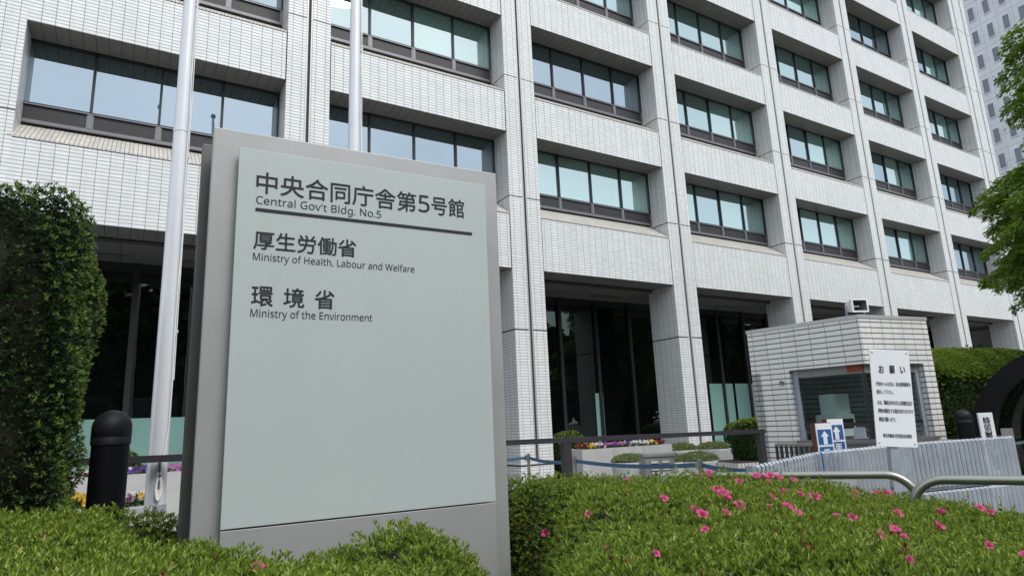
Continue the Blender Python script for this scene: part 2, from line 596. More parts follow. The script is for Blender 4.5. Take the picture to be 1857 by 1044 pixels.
ms_ = N(nt_, 'ShaderNodeMixShader')
ms_.inputs[0].default_value = 0.10
nt_.links.new(tr_.outputs[0], ms_.inputs[1])
nt_.links.new(b_.outputs[0], ms_.inputs[2])
nt_.links.new(ms_.outputs[0], nt_.nodes['Material Output'].inputs['Surface'])
M['booth_glass'] = m_

# tower far behind: pale panels with a fine grid
M['tower_panel'] = tile_mat('tower_panel', (0.66, 0.66, 0.675), (0.46, 0.46, 0.49), 1.62, 1.5, 0.06, 0.08, ou=.81, ov=.2, rough=0.6, var=0.03)
M['tower_glass'] = mirror_glass('tower_glass', (0.10, 0.10, 0.12), (0.6, 0.62, 0.68), 0.15)

# ------------------------------------------------------------------ ground
g = MB()
g.add([(-400, -400, -0.02), (500, -400, -0.02), (500, 500, -0.02), (-400, 500, -0.02)], [(0, 1, 2, 3)])
tag(g.build('ground', M['asphalt']), kind='structure')
g = MB()
g.box(-30, 3.2, -0.3, 60, 40, 0.0)
tag(g.build('plaza_paving', M['stone_paving']), kind='structure')
g = MB()
g.box(-30, -1.5, -0.3, 60, 3.19, 0.004)
tag(g.build('pavement', M['concrete']), kind='structure')

# ------------------------------------------------------------------ the ministry building
XP, S, YF, PW = 9.0923, 6.2, 14.657, 1.0466
DZ = 3.800
L0, LB = 4.032, 0.423
NL = 7                                   # floors of windows
TOP = L1 + NL * DZ + 0.55
bld = thing('office_building', 'large white tiled office building with a grid of recessed windows between pillars', 'building', (XP, YF, 0), fixed=True)


def pillar_x(i):                         # left edge, local to the building
    return {-2: -2 * S + 0.12}.get(i, i * S)


levels = [0.0, LB, L0] + [L1 + k * DZ for k in range(NL + 1)] + [TOP + 1.2]


def pillar_mesh(w):
    mb = MB()
    hw, d, gw, gd = w / 2, 1.2, 0.076, 0.05
    jt = 0.020
    for a, b in zip(levels[:-1], levels[1:]):
        z0, z1 = a + (jt if a > 0 else 0), b - jt
        back = d
        if w < 1.5:
            mb.prism([(-hw, 0), (-gw, 0), (-gw, gd), (gw, gd), (gw, 0), (hw, 0), (hw, back), (-hw, back)], z0, z1)
        else:
            q = w / 4
            mb.prism([(-hw, 0), (-q - gw, 0), (-q - gw, gd), (-q + gw, gd), (-q + gw, 0), (q - gw, 0), (q - gw, gd), (q + gw, gd), (q + gw, 0), (hw, 0), (hw, back), (-hw, back)], z0, z1)
    mb.box(-hw + .015, .062, 0.1, hw - .015, d - .015, TOP, 1)
    return mb


def groove_strips(offs):
    mb = MB()
    for o in offs:
        for s in (-1, 1):
            mb.box(o + s * 0.052 - .018, 0.004, 0.55, o + s * 0.052 + .018, 0.058, TOP, 0)
        mb.box(o - .0335, 0.040, 0.55, o + .0335, 0.056, TOP, 1)
    return mb


pm = pillar_mesh(PW).build('pillar', [M['pillar_tile'], M['sealant']], bld, (pillar_x(-2) + PW / 2, 0, 0))
st = groove_strips([0]).build('joint_strip', [M['strip_metal'], M['sealant']], pm)
for i in (-3, -1, 0, 1, 2, 3, 4):
    c = copy_tree(pm, bld)
    c.location = (pillar_x(i) + PW / 2, 0, 0)
EW = 2.0
pe = pillar_mesh(EW).build('pillar', [M['wall_tile'], M['sealant']], bld, (5 * S + EW / 2, 0, 0))
pe['label'] = 'wide corner pillar with two grooves'
groove_strips([-EW / 4, EW / 4]).build('joint_strip', [M['strip_metal'], M['sealant']], pe)

WD = 0.76                                # window plane behind the pillar fronts
BW = S - PW


def spandrel(low):
    h = 20 * PV if low else 16 * PV
    mb = MB()
    x0, x1 = 0.027, BW - 0.027
    f, t = 0.012, -7 * PV                # front plane, top edge (relative to the joint level)
    zb = t - h
    b = WD + 0.12
    zr = 0.10                            # sill rises to the window foot
    # front
    mb.add([(x0, f, zb), (x1, f, zb), (x1, f, t), (x0, f, t)], [(0, 1, 2, 3)], 0)
    # little nosing of the sill and the slope behind it
    mb.add([(x0, f, t), (x1, f, t), (x1, f - 0.012, t + .004), (x0, f - 0.012, t + .004)], [(0, 1, 2, 3)], 1)
    mb.add([(x0, f - .012, t + .004), (x1, f - .012, t + .004), (x1, f - .012, t + .04), (x0, f - .012, t + .04)], [(0, 1, 2, 3)], 1)
    mb.add([(x0, f - .012, t + .04), (x1, f - .012, t + .04), (x1, b, zr), (x0, b, zr)], [(0, 1, 2, 3)], 1)
    # underside
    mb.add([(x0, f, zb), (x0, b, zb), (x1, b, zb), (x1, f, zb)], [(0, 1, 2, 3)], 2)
    # ends and back
    for x, fl in ((x0, 0), (x1, 1)):
        mb.add([(x, f, zb), (x, f, t), (x, f - .012, t + .04), (x, b, zr), (x, b, zb)], [(0, 1, 2, 3, 4) if not fl else (4, 3, 2, 1, 0)], 0)
    mb.add([(x0, b, zb), (x0, b, zr), (x1, b, zr), (x1, b, zb)], [(0, 1, 2, 3)], 0)
    # recessed dark sealant strip added to put shade in the gap beside the pillars
    for xa_ in (0.001, BW - 0.026):
        mb.box(xa_, f + .010, zb + .004, xa_ + .025, f + .12, t + .01, 3)
    # thin dark drip line below the nosing
    mb.box(x0 + .004, f - .004, t - .012, x1 - .004, f + .02, t - .001, 3)
    return mb


bays = list(range(-3, 5))
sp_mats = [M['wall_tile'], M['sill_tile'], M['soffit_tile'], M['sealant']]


def shift_z(mb, dz):
    mb.v = [(x, y, z + dz) for x, y, z in mb.v]
    return mb


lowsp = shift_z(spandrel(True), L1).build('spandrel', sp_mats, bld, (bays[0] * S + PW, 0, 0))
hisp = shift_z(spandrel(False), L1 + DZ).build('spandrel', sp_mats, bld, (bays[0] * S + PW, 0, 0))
for n in range(0, NL + 1):
    for i in bays:
        if i == bays[0] and n in (0, 1):
            continue
        c = (lowsp if n == 0 else hisp).copy()
        COL.objects.link(c)
        c.location = (i * S + PW, 0, 0 if n == 0 else (n - 1) * DZ)

# windows: frame > panes + kick panels, built at the joint level of the first floor
Z0, Z1 = 0.125, DZ - 23 * PV + 0.02      # foot and head relative to the joint
ZT = Z0 + 0.40                           # transom
PITCHW = BW / 4


def window_frame():
    mb = MB()
    y0, y1 = WD - 0.02, WD + 0.08
    mb.box(0.0, y0, Z0 - .03, BW, y1, Z0 + .045, 1)
    mb.box(0.0, y0, ZT - .028, BW, y1, ZT + .028, 0)
    mb.box(0.0, y0, ZT - .030, BW, y0 - .012, ZT - .004, 1)
    mb.box(0.0, y0, Z1 - .05, BW, y1, Z1 + .03, 0)
    for k in range(5):
        x = k * PITCHW
        w = 0.034
        xa, xb = max(0, x - w), min(BW, x + w)
        mb.box(xa, y0 - .008, Z0 + .045, xb, y1, ZT - .028, 1)
        mb.box(xa + .008 * (0 < k < 4), y0 - .008, ZT + .028, xb - .008 * (0 < k < 4), y1, Z1 - .05, 0)
        if 0 < k:
            mb.box(x - w - .03, y0 + .006, Z0 + .045, x - w, y0 + .05, ZT - .028, 1)
        if k < 4:
            mb.box(x + w, y0 + .006, Z0 + .045, x + w + .03, y0 + .05, ZT - .028, 1)
    for k in range(4):
        mb.box(k * PITCHW + .064, y0 + .03, Z0 + .045, (k + 1) * PITCHW - .064, y1 - .01, ZT - .028, 2)
    return mb


def window_panes(seed, mix):
    r_ = random.Random(seed)
    mb = MB()
    for k in range(4):
        x0, x1 = k * PITCHW + .026, (k + 1) * PITCHW - .026
        y = WD + 0.03
        a, b = r_.uniform(-.005, .005), r_.uniform(-.005, .005)
        mb.add([(x0, y - a - b, ZT + .028), (x1, y + a - b, ZT + .028), (x1, y + a + b, Z1 - .05), (x0, y - a + b, Z1 - .05)], [(0, 1, 2, 3)], r_.choice(mix))
    return mb


# some rooms have their pale blinds down, some are dark
fr0 = window_frame().build('window', [M['bronze'], M['frame_grey'], M['panel_dark']], bld, (bays[0] * S + PW, 0, L1))
MIXES = [(0, 0, 0), (0, 0, 2), (1, 1, 1), (1, 1, 2), (2, 2, 0), (1, 2, 2), (0, 2, 1)]
pane_objs = [window_panes(s, mx_).build('pane', [M['glass'], M['glass_blind'], M['glass_half']], fr0) for s, mx_ in enumerate(MIXES)]
pane_meshes = [p.data for p in pane_objs]
for p in pane_objs[1:]:
    bpy.data.objects.remove(p)
PICK = {(-2, 0): 0, (-2, 1): 0, (-1, 0): 1, (-1, 1): 5, (0, 0): 2, (0, 1): 1, (0, 2): 3, (1, 0): 3, (1, 1): 5, (1, 2): 4, (2, 0): 2, (2, 1): 5, (2, 2): 4, (3, 0): 3, (3, 1): 6, (4, 0): 0, (4, 1): 1}
for n in range(0, NL):
    for i in bays:
        if i == bays[0] and n == 0:
            continue
        c = fr0.copy()
        COL.objects.link(c)
        c.location = (i * S + PW, 0, L1 + n * DZ)
        p = pane_objs[0].copy()
        COL.objects.link(p)
        p.parent = c
        p.data = pane_meshes[PICK.get((i, n), (i * 5 + n * 3) % 6 + 1 if i >= 0 else 1)]

XL, XR = -3 * S, 5 * S + EW
mb = MB()
mb.box(XL, WD + .13, 5.75, XR - .02, 18, TOP, 0)
mb.box(XL, 4.6, 0.0, XR - .02, 18, 5.74, 0)
mb.build('inner_wall', M['core'], bld)
mb = MB()
mb.box(XL, -0.005, TOP + 1.2, XR + .01, 18.01, TOP + 1.5, 0)
mb.box(XR - .015, 1.2, 0, XR, 18, TOP + 1.2, 0)
mb.build('roof', M['wall_tile'], bld)
# soffit of the open ground floor
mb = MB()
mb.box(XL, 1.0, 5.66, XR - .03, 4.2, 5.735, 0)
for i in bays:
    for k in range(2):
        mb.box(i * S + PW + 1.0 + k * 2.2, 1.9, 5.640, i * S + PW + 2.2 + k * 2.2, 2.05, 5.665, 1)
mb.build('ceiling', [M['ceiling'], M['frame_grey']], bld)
# glazed walls set back behind the pillars
YG = 2.75


def glass_wall():
    mb = MB()
    mb.add([(0, YG, 0.1), (S, YG, 0.1), (S, YG, 5.66), (0, YG, 5.66)], [(0, 1, 2, 3)], 0)
    return mb


def glass_frame():
    mb = MB()
    for k in range(4):
        x = 0.35 + k * S / 4
        mb.box(x - .06, YG - .10, 0, x + .06, YG + .05, 5.66, 0)
    mb.box(0, YG - .06, 0, S, YG + .05, 0.12, 0)
    mb.box(0, YG - .05, 5.45, S, YG + .04, 5.66, 0)
    return mb


gw0 = glass_wall().build('glass_wall', M['glass_dark'], bld, (bays[0] * S, 0, 0))
gf0 = glass_frame().build('mullion_frame', M['bronze'], gw0)
for i in bays[1:]:
    c = copy_tree(gw0, bld)
    c.location = (i * S, 0, 0)
# frosted screens behind the low part of some panes
for (xa, xb, zt) in ((-10.5, -9.02, 2.0), (-8.98, -8.32, 2.0), (-8.28, -7.6, 2.0), (10.42, 11.75, 2.72), (11.9, 13.2, 2.72), (4.78, 5.12, 2.42)):
    mb = MB()
    mb.box(xa, YG - .04, 0.9 if zt < 2.3 else .3, xb, YG - .02, zt, 0)
    mb.build('frosted_screen', M['frost'], bld)

# ------------------------------------------------------------------ far tower
ta, tb = Vector((81.74, 29.65)), Vector((80.76, 23.79))
td = (tb - ta).normalized()
tn = Vector((td.y, -td.x))               # away from us
if tn.x < 0:
    tn = -tn
tw_o = ta - td * 30
tower = thing('tower_block', 'tall pale high-rise with small dark upright windows rising beyond the tiled building', 'building', (tw_o.x, tw_o.y, 0), math.atan2(td.y, td.x))
mb = MB()
mb.box(0, 0, 0, 60, 30, 110)
mb.build('wall', M['tower_panel'], tower)
mb = MB()
mb.box(-.2, -.2, 110.0, 60.2, 30.2, 112)
mb.build('roof', M['tower_panel'], tower)
mb = MB()
mb.box(-.05, -.14, 0, .05, 0.0, .14, 1)
mb.v, mb.f, mb.m, mb.sm = [], [], [], []
TWW, TWH = 0.60, 1.62
mb.box(-TWW / 2, -.03, 0, TWW / 2, .02, TWH, 0)
mb.box(-TWW / 2 - .08, -.07, -.12, TWW / 2 + .08, .02, -.002, 1)
mb.box(-TWW / 2 - .08, -.07, 0, -TWW / 2, .02, TWH, 1)
mb.box(TWW / 2, -.07, 0, TWW / 2 + .08, .02, TWH, 1)
tw0 = mb.build('window', [M['tower_glass'], M['tower_panel']], tower)
tower_windows = []
first = True
for k in range(12):
    for j in range(7):
        x = 27.6 + j * 1.62
        z = 23.6 + k * 3.0
        if first:
            o = tw0
            first = False
        else:
            o = tw0.copy()
            COL.objects.link(o)
        o.location = (x, -.004, z)

# ------------------------------------------------------------------ main sign
SA = -0.0482
sign = thing('sign_slab', 'big grey steel sign slab with Japanese ministry names standing in the azalea hedge', 'sign', (0.4656, 3.5379, 0.006), SA, fixed=True)
FT = 3.168
mb = MB()
mb.box(-.130, .060, 0, 1.617, .140, FT, 0, bev=0.006)
mb.build('front_slab', M['sign_steel'], sign)
mb = MB()
mb.box(-.08, .139, 0, 1.56, .266, FT - .05, 0)
mb.build('recessed_core', M['sign_recess'], sign)
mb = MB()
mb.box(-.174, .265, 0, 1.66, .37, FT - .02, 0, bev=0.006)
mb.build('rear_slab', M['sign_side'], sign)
mb = MB()
mb.box(0, 0, 1.053, 1.5, .024, 3.045, 0, bev=0.002)
mb.box(.035, .024, 1.09, 1.465, .062, 3.01, 1)
panel = mb.build('sign_panel', [M['sign_panel'], M['sign_recess']], sign)
mb = MB()
mb.box(0, 0, 0, 1.5, .024, 1.045, 0, bev=0.002)
mb.box(.035, .024, 0, 1.465, .062, 1.03, 1)
mb.build('base_plate', [M['sign_steel'], M['sign_recess']], sign)
T = [('中央合同庁舎第', (.094, 2.794, 1.018, 2.918), .0010),
     ('5', (1.035, 2.803, 1.106, 2.912), .0008),
     ('号館', (1.120, 2.797, 1.342, 2.917), .0010),
     ("Central Gov't Bldg. No.5", (.096, 2.716, .797, 2.778), .0),
     ('厚生労働省', (.093, 2.474, .648, 2.577), .0010),
     ('Ministry of Health, Labour and Welfare', (.092, 2.399, 1.002, 2.455), .0),
     ('Ministry of the Environment', (.092, 2.090, .745, 2.148), .0)]
for body, box, bold in T:
    text_part(body, box, 0.0, M['letter'], panel, bold=bold, wide=body.isascii())
for ch, xa in (('環', .094), ('境', .257), ('省', .421)):
    text_part(ch, (xa, 2.164, xa + .107, 2.270), 0.0, M['letter'], panel, bold=.0010)
mb = MB()
mb.box(.095, -.003, 2.688, 1.394, .001, 2.706)
mb.build('underline', M['letter'], panel)

# ------------------------------------------------------------------ flagpoles
def flagpole(x, y, r0, r1, label, knot):
    t = thing('flagpole', label, 'flagpole', (x, y, 0), 0, 'white flagpoles')
    mb = MB()
    n = 14
    H = 13.0
    mb.tube([(0, 0, H * k / n) for k in range(n + 1)], [r0 + (r1 - r0) * k / n for k in range(n + 1)], 24)
    for z in (4.6, 8.2):
        rr = r0 + (r1 - r0) * z / H
        mb.tube([(0, 0, z), (0, 0, z + .03)], rr + .004, 24)
    p = mb.build('pole', M['pole_paint'], t)
    mb = MB()
    mb.lathe([(r0 + .05, 0), (r0 + .05, .03), (r0 + .01, .06)], 0, 0)
    mb.build('base_flange', M['pole_paint'], t)
    mb = MB()
    mb.lathe([(.01, H), (.07, H + .02), (.09, H + .09), (.07, H + .16), (.01, H + .18)], 0, 0, 14)
    mb.build('finial', M['stainless'], t)
    # halyard: two lines down the front right side, ending in a cleat with a coil
    ang = R(-62)
    dx, dy = math.cos(ang), math.sin(ang)
    def at(z, da=0.0, out=0.012):
        rr = r0 + (r1 - r0) * z / H + out
        return (rr * math.cos(ang + da), rr * math.sin(ang + da), z)
    mb = MB()
    zs = [1.15 + k * .45 for k in range(27)]
    mb.tube([at(1.15, -.3)] + [at(z, .30 + .05 * math.sin(z * 2.1), .012 + .012 * (k % 3 == 1)) for k, z in enumerate(zs[1:])], .006, 6)
    mb.tube([at(z, .55 + .04 * math.sin(z * 1.3 + 1), .016) for z in zs[2:]], .005, 6)
    for z in zs[3::4]:
        mb.tube([at(z - .025, .42, .005), at(z + .025, .42, .03)], .012, 6)
    mb.build('halyard', M['rope'], t)
    mb = MB()
    a = -.35
    for j in range(4):
        w = .03 + .008 * j
        pts = []
        for k in range(13):
            q = 2 * math.pi * k / 12
            pts.append(at(1.12 + .10 * math.cos(q) - .02 * j, a + w * 3.4 * math.sin(q), .012 + .006 * j))
        mb.tube(pts, .010, 6, caps=False)
    mb.tube([at(1.30, a, .01), at(1.06, a, .02)], .012, 6, 1)
    mb.tube([at(1.18, a, .0), at(1.18, a, .05)], .014, 6, 1)
    mb.build('rope_coil', [M['rope'], M['frame_grey']], t)
    mb = MB()
    c0 = at(.86, -.2, .004)
    mb.box(-.055, -.004, .80, .055, .012, .92, 0)
    mb.v = [(x_ * -dy + dx * (r0 + .004 - y_), x_ * dx + dy * (r0 + .004 - y_), z_) for x_, y_, z_ in mb.v]
    mb.build('hatch_plate', M['galv'], t)
    return t


flagpole(.325, 7.0, .090, .040, 'white flagpole with coiled rope standing left of the grey sign slab', True)
flagpole(2.175, 7.0, .092, .038, 'white flagpole rising out of view behind the grey sign slab', False)

# ------------------------------------------------------------------ bollards
def bollard_parts(t, r, h):
    mb = MB()
    mb.lathe([(r * .94, 0), (r * .94, h - r * 1.9)], 0, 0, 32)
    mb.build('post', M['black_paint'], t)
    mb = MB()
    zc = h - r
    prof = [(r, h - r * 1.92), (r, h - r * 1.52), (r * .985, h - r * 1.50), (r, h - r * 1.48), (r, zc - .002)]
    prof += [(max(.004, r * math.cos(a)), zc + r * math.sin(a)) for a in [math.pi / 2 * k / 10 for k in range(11)]]
    mb.lathe(prof, 0, 0, 32)
    mb.build('dome_cap', M['black_cap'], t)


b1 = thing('bollard', 'thick black dome-topped bollard by the white flagpole and tall clipped hedge', 'bollard', (-.045, 5.0, 0), 0, 'black dome-topped bollards')
bollard_parts(b1, .114, 1.70)
b2 = copy_tree(b1)
b2.location = (*refit_xy(10.45, 4.59), 0)
b2.scale = (.97, .97, .847)
b2['label'] = 'black dome-topped bollard between the brick guard booth and the dark arched canopy'

# ------------------------------------------------------------------ charcoal handrail
rail = thing('handrail', 'charcoal square-section handrail running behind the sign towards the guard booth', 'railing', (0, 6.8, 0))
mb = MB()
xa, xb = -1.6, 8.69
za, zb = 1.385, 1.262
hw = .045
pts = [(xa, za), (xb, zb)]
mb.add([(xa, -hw, za - .062), (xb, -hw, zb - .062), (xb, hw, zb - .062), (xa, hw, za - .062), (xa, -hw, za), (xb, -hw, zb), (xb, hw, zb), (xa, hw, za)],
       [(0, 3, 2, 1), (4, 5, 6, 7), (0, 1, 5, 4), (1, 2, 6, 5), (2, 3, 7, 6), (3, 0, 4, 7)])
mb.build('top_bar', M['rail_paint'], rail)
for x in (8.62, 4.87, 2.9, -1.5):
    zt = za + (zb - za) * (x - xa) / (xb - xa) - .063
    mb = MB()
    mb.box(x - .07, -.04, 0, x + .045, .04, zt)
    mb.build('post', M['rail_paint'], rail)

# ------------------------------------------------------------------ belt barrier
def stanchion(x, y, label):
    t = thing('belt_stanchion', label, 'barrier post', (x, y, 0), 0, 'belt barrier posts')
    mb = MB()
    mb.lathe([(.17, 0), (.17, .02), (.05, .04)], 0, 0, 20)
    mb.build('base', M['black_paint'], t)
    mb = MB()
    mb.tube([(0, 0, .03), (0, 0, .84)], .03, 14)
    mb.build('tube', M['stainless'], t)
    mb = MB()
    mb.tube([(0, 0, .84), (0, 0, .97)], .034, 14)
    mb.box(-.06, -.028, .85, -.028, .028, .94)
    mb.build('belt_head', M['stainless'], t)


SP = [(6.45, 10.1), (6.2, 8.35), (6.42, 5.95)]
stanchion(*SP[0], 'steel belt post in front of the white pillar right of the sign')
stanchion(*SP[1], 'steel belt post in front of the pale round planters')
stanchion(*SP[2], 'steel belt post nearest the guard booth, right of the grey cabinet')
chain = [(3.2, 11.0)] + SP + [(6.3, 4.75)]
labs = ['blue barrier belt passing in front of the white pillar beside the sign', 'blue barrier belt crossing behind the thin handrail post', 'blue barrier belt in front of the pale round planters', 'blue barrier belt drooping towards the pale low kerb wall']
for (p, q, lb) in zip(chain[:-1], chain[1:], labs):
    p, q = refit_xy(*p), refit_xy(*q)
    mb = MB()
    n = 10
    vs_ = []
    for k in range(n + 1):
        f = k / n
        x, y = p[0] + (q[0] - p[0]) * f, p[1] + (q[1] - p[1]) * f
        z = .90 - .05 * 4 * f * (1 - f)
        vs_ += [(x, y - .002, z - .028), (x, y - .002, z + .028), (x, y + .002, z + .028), (x, y + .002, z - .028)]
    fs = []
    for k in range(n):
        for j in range(4):
            a, b = k * 4 + j, k * 4 + (j + 1) % 4
            fs.append((a, b, b + 4, a + 4))
    mb.add(vs_, fs)
    tag(mb.build('barrier_belt', M['belt']), lb, 'barrier belt', 'blue barrier belts')

# ------------------------------------------------------------------ grey cabinet
cab = thing('utility_cabinet', 'squat grey metal cabinet with louvred vents behind the azaleas', 'cabinet', (7.0, 7.36, 0), R(-30))
mb = MB()
mb.box(-.20, -.16, 0, .24, .30, .94, 0, bev=.008)
mb.box(-.215, -.175, .945, .255, .315, .985, 0)
mb.build('body', M['cabinet'], cab)
for xo in (-.06, .10):
    mb = MB()
    for k in range(10):
        z = .40 + k * .05
        mb.add([(xo - .055, -.180, z), (xo + .055, -.180, z), (xo + .055, -.163, z + .035), (xo - .055, -.163, z + .035)], [(0, 1, 2, 3)], 0)
        mb.add([(xo - .055, -.180, z), (xo - .055, -.163, z + .035), (xo - .055, -.161, z)], [(0, 1, 2)], 0)
        mb.box(xo - .056, -.165, z - .014, xo + .056, -.1605, z, 1)
    mb.build('louvre', [M['concrete'], M['core']], cab)

# ------------------------------------------------------------------ foliage tools
def unit(a):
    return a / np.maximum(np.linalg.norm(a, axis=1, keepdims=True), 1e-9)


def leaves(base, d, nrm, L, Wd, fold=0.25):
    """folded kite leaves: base point, direction, face normal, length, width"""
    d = unit(d)
    nrm = nrm - d * (nrm * d).sum(1, keepdims=True)
    nrm = unit(nrm)
    s = np.cross(d, nrm)
    L = np.asarray(L)[:, None]
    Wd = np.asarray(Wd)[:, None]
    p0 = base
    p2 = base + d * L - nrm * L * 0.12
    mid = base + d * L * 0.55
    p1 = mid + s * Wd * .5 + nrm * Wd * fold
    p3 = mid - s * Wd * .5 + nrm * Wd * fold
    n = len(base)
    v = np.stack([p0, p1, p2, p3], 1).reshape(-1, 3)
    i = np.arange(n) * 4
    f = np.stack([np.stack([i, i + 1, i + 2], 1), np.stack([i, i + 2, i + 3], 1)], 1).reshape(-1, 3)
    return v, f


def shoots(P, Nn, per, L, Wd, spread=0.8, upw=0.45, jit=0.5):
    n = len(P)
    up_ = np.array([0, 0, 1.0])
    D = unit(Nn * .7 + up_ * upw + rng.normal(0, jit * .5, (n, 3)))
    a = np.where(np.abs(D[:, 2:3]) < .9, np.array([[0, 0, 1.0]]), np.array([[1.0, 0, 0]]))
    U = unit(np.cross(D, a))
    V = np.cross(D, U)
    B, DD, NN = [], [], []
    ph = rng.uniform(0, 6.28, n)
    for k in range(per):
        q = ph + 6.283 * k / per + rng.normal(0, .25, n)
        rad = U * np.cos(q)[:, None] + V * np.sin(q)[:, None]
        tilt = rng.uniform(.35, 1.1, n)[:, None] * spread
        dd = unit(D + rad * tilt)
        B.append(P + D * rng.uniform(-.3, .25, n)[:, None] * L + rad * L * .08)
        DD.append(dd)
        NN.append(unit(D - dd * .3 + rng.normal(0, .25, (n, 3))))
    B, DD, NN = np.concatenate(B), np.concatenate(DD), np.concatenate(NN)
    m = len(B)
    ls = rng.uniform(.7, 1.15, m) * L
    return leaves(B, DD, NN, ls, ls * Wd / L * rng.uniform(.8, 1.2, m))


def merge(parts):
    vs_, fs, ms = [], [], []
    o = 0
    for v, f, mi in parts:
        vs_.append(v)
        fs.append(f + o)
        ms.append(np.full(len(f), mi))
        o += len(v)
    return np.concatenate(vs_), np.concatenate(fs), np.concatenate(ms)


# ------------------------------------------------------------------ azalea hedges (height fields over a plan polygon)
def poly_sdf(x, y, poly):
    """signed distance, positive inside"""
    d = np.full(x.shape, 1e9)
    ins = np.zeros(x.shape, bool)
    n = len(poly)
    for i in range(n):
        x0, y0 = poly[i]
        x1, y1 = poly[(i + 1) % n]
        ex, ey = x1 - x0, y1 - y0
        t = np.clip(((x - x0) * ex + (y - y0) * ey) / (ex * ex + ey * ey), 0, 1)
        d = np.minimum(d, np.hypot(x - x0 - t * ex, y - y0 - t * ey))
        c = ((y0 > y) != (y1 > y)) & (x < (x1 - x0) * (y - y0) / (y1 - y0 + 1e-12) + x0)
        ins ^= c
    return np.where(ins, d, -d)


def lump(x, y):
    return (.022 * np.sin(3.1 * x + 1.7 * y) * np.sin(2.3 * y - .8 * x + 1) + .014 * np.sin(7.3 * x + 2) * np.sin(6.1 * y + .5)
            + .010 * np.sin(13 * x - 5 * y) * np.sin(11 * y + 4 * x))


def hedge_height(poly, top, edge, zb=0.0):
    def H(x, y):
        d = poly_sdf(x, y, poly)
        t = np.clip(d / edge, 0, 1)
        tt = top(x, y)
        return zb + (tt - zb) * np.sqrt(np.clip(1 - (1 - t) ** 2, 0, 1)) + lump(x, y) * t
    return H


MOUND = [(1.4, 4.35), (1.4, 4.0), (2.13, 3.95), (2.11, 3.25), (1.72, 2.70), (.93, 1.56), (.72, .75), (2.2, -.2), (5.2, .3), (5.0, 1.55), (4.62, 2.25), (4.0, 3.05), (3.1, 3.75), (2.5, 4.35)]
FRONT = [(1.90, 3.36), (1.60, 2.68), (.90, 1.55), (.66, .80), (-1.1, .85), (-2.0, 2.6), (-2.0, 4.5), (.95, 4.5), (.95, 4.0), (.20, 3.98), (.26, 3.34)]


def mound_top(x, y):
    # flat crown that drops away towards the street on the right and to the sign on the left
    r_ = np.hypot(x - 2.3, y - 2.6)
    z = 1.09 + 0 * x
    z = z - np.clip((x - .9 * y - 0.75) * .115, 0, .5)
    s = np.clip(((2.25 - x) + (3.2 - y) * .0), 0, 1)
    near_sign = np.exp(-((x - 1.62) / .33) ** 2 - ((y - 2.55) / .45) ** 2)
    return z - .20 * near_sign


def front_top(x, y):
    z = 1.10 - .17 * np.exp(-((x - 1.15) / .75) ** 2) * np.clip((y - 1.3) / 1.2, 0, 1)
    prof = np.interp(x, [.1, .3, .52, .75, .99, 1.2, 1.36, 1.53, 1.8], [1.12, 1.07, .99, .92, .97, 1.05, .95, .88, .86])
    w = np.clip((y - 2.55) / .3, 0, 1) * np.clip(x / .3, 0, 1)
    z = z * (1 - w) + prof * w
    return z + .05 * np.clip((-x) / 1.0, -.3, 1) + .055 * np.clip((x + .6) / .8, 0, 1) * np.clip((y - 3.1) / .6, 0, 1)


HM = hedge_height(MOUND, mound_top, .30)
HF = hedge_height(FRONT, front_top, .30)


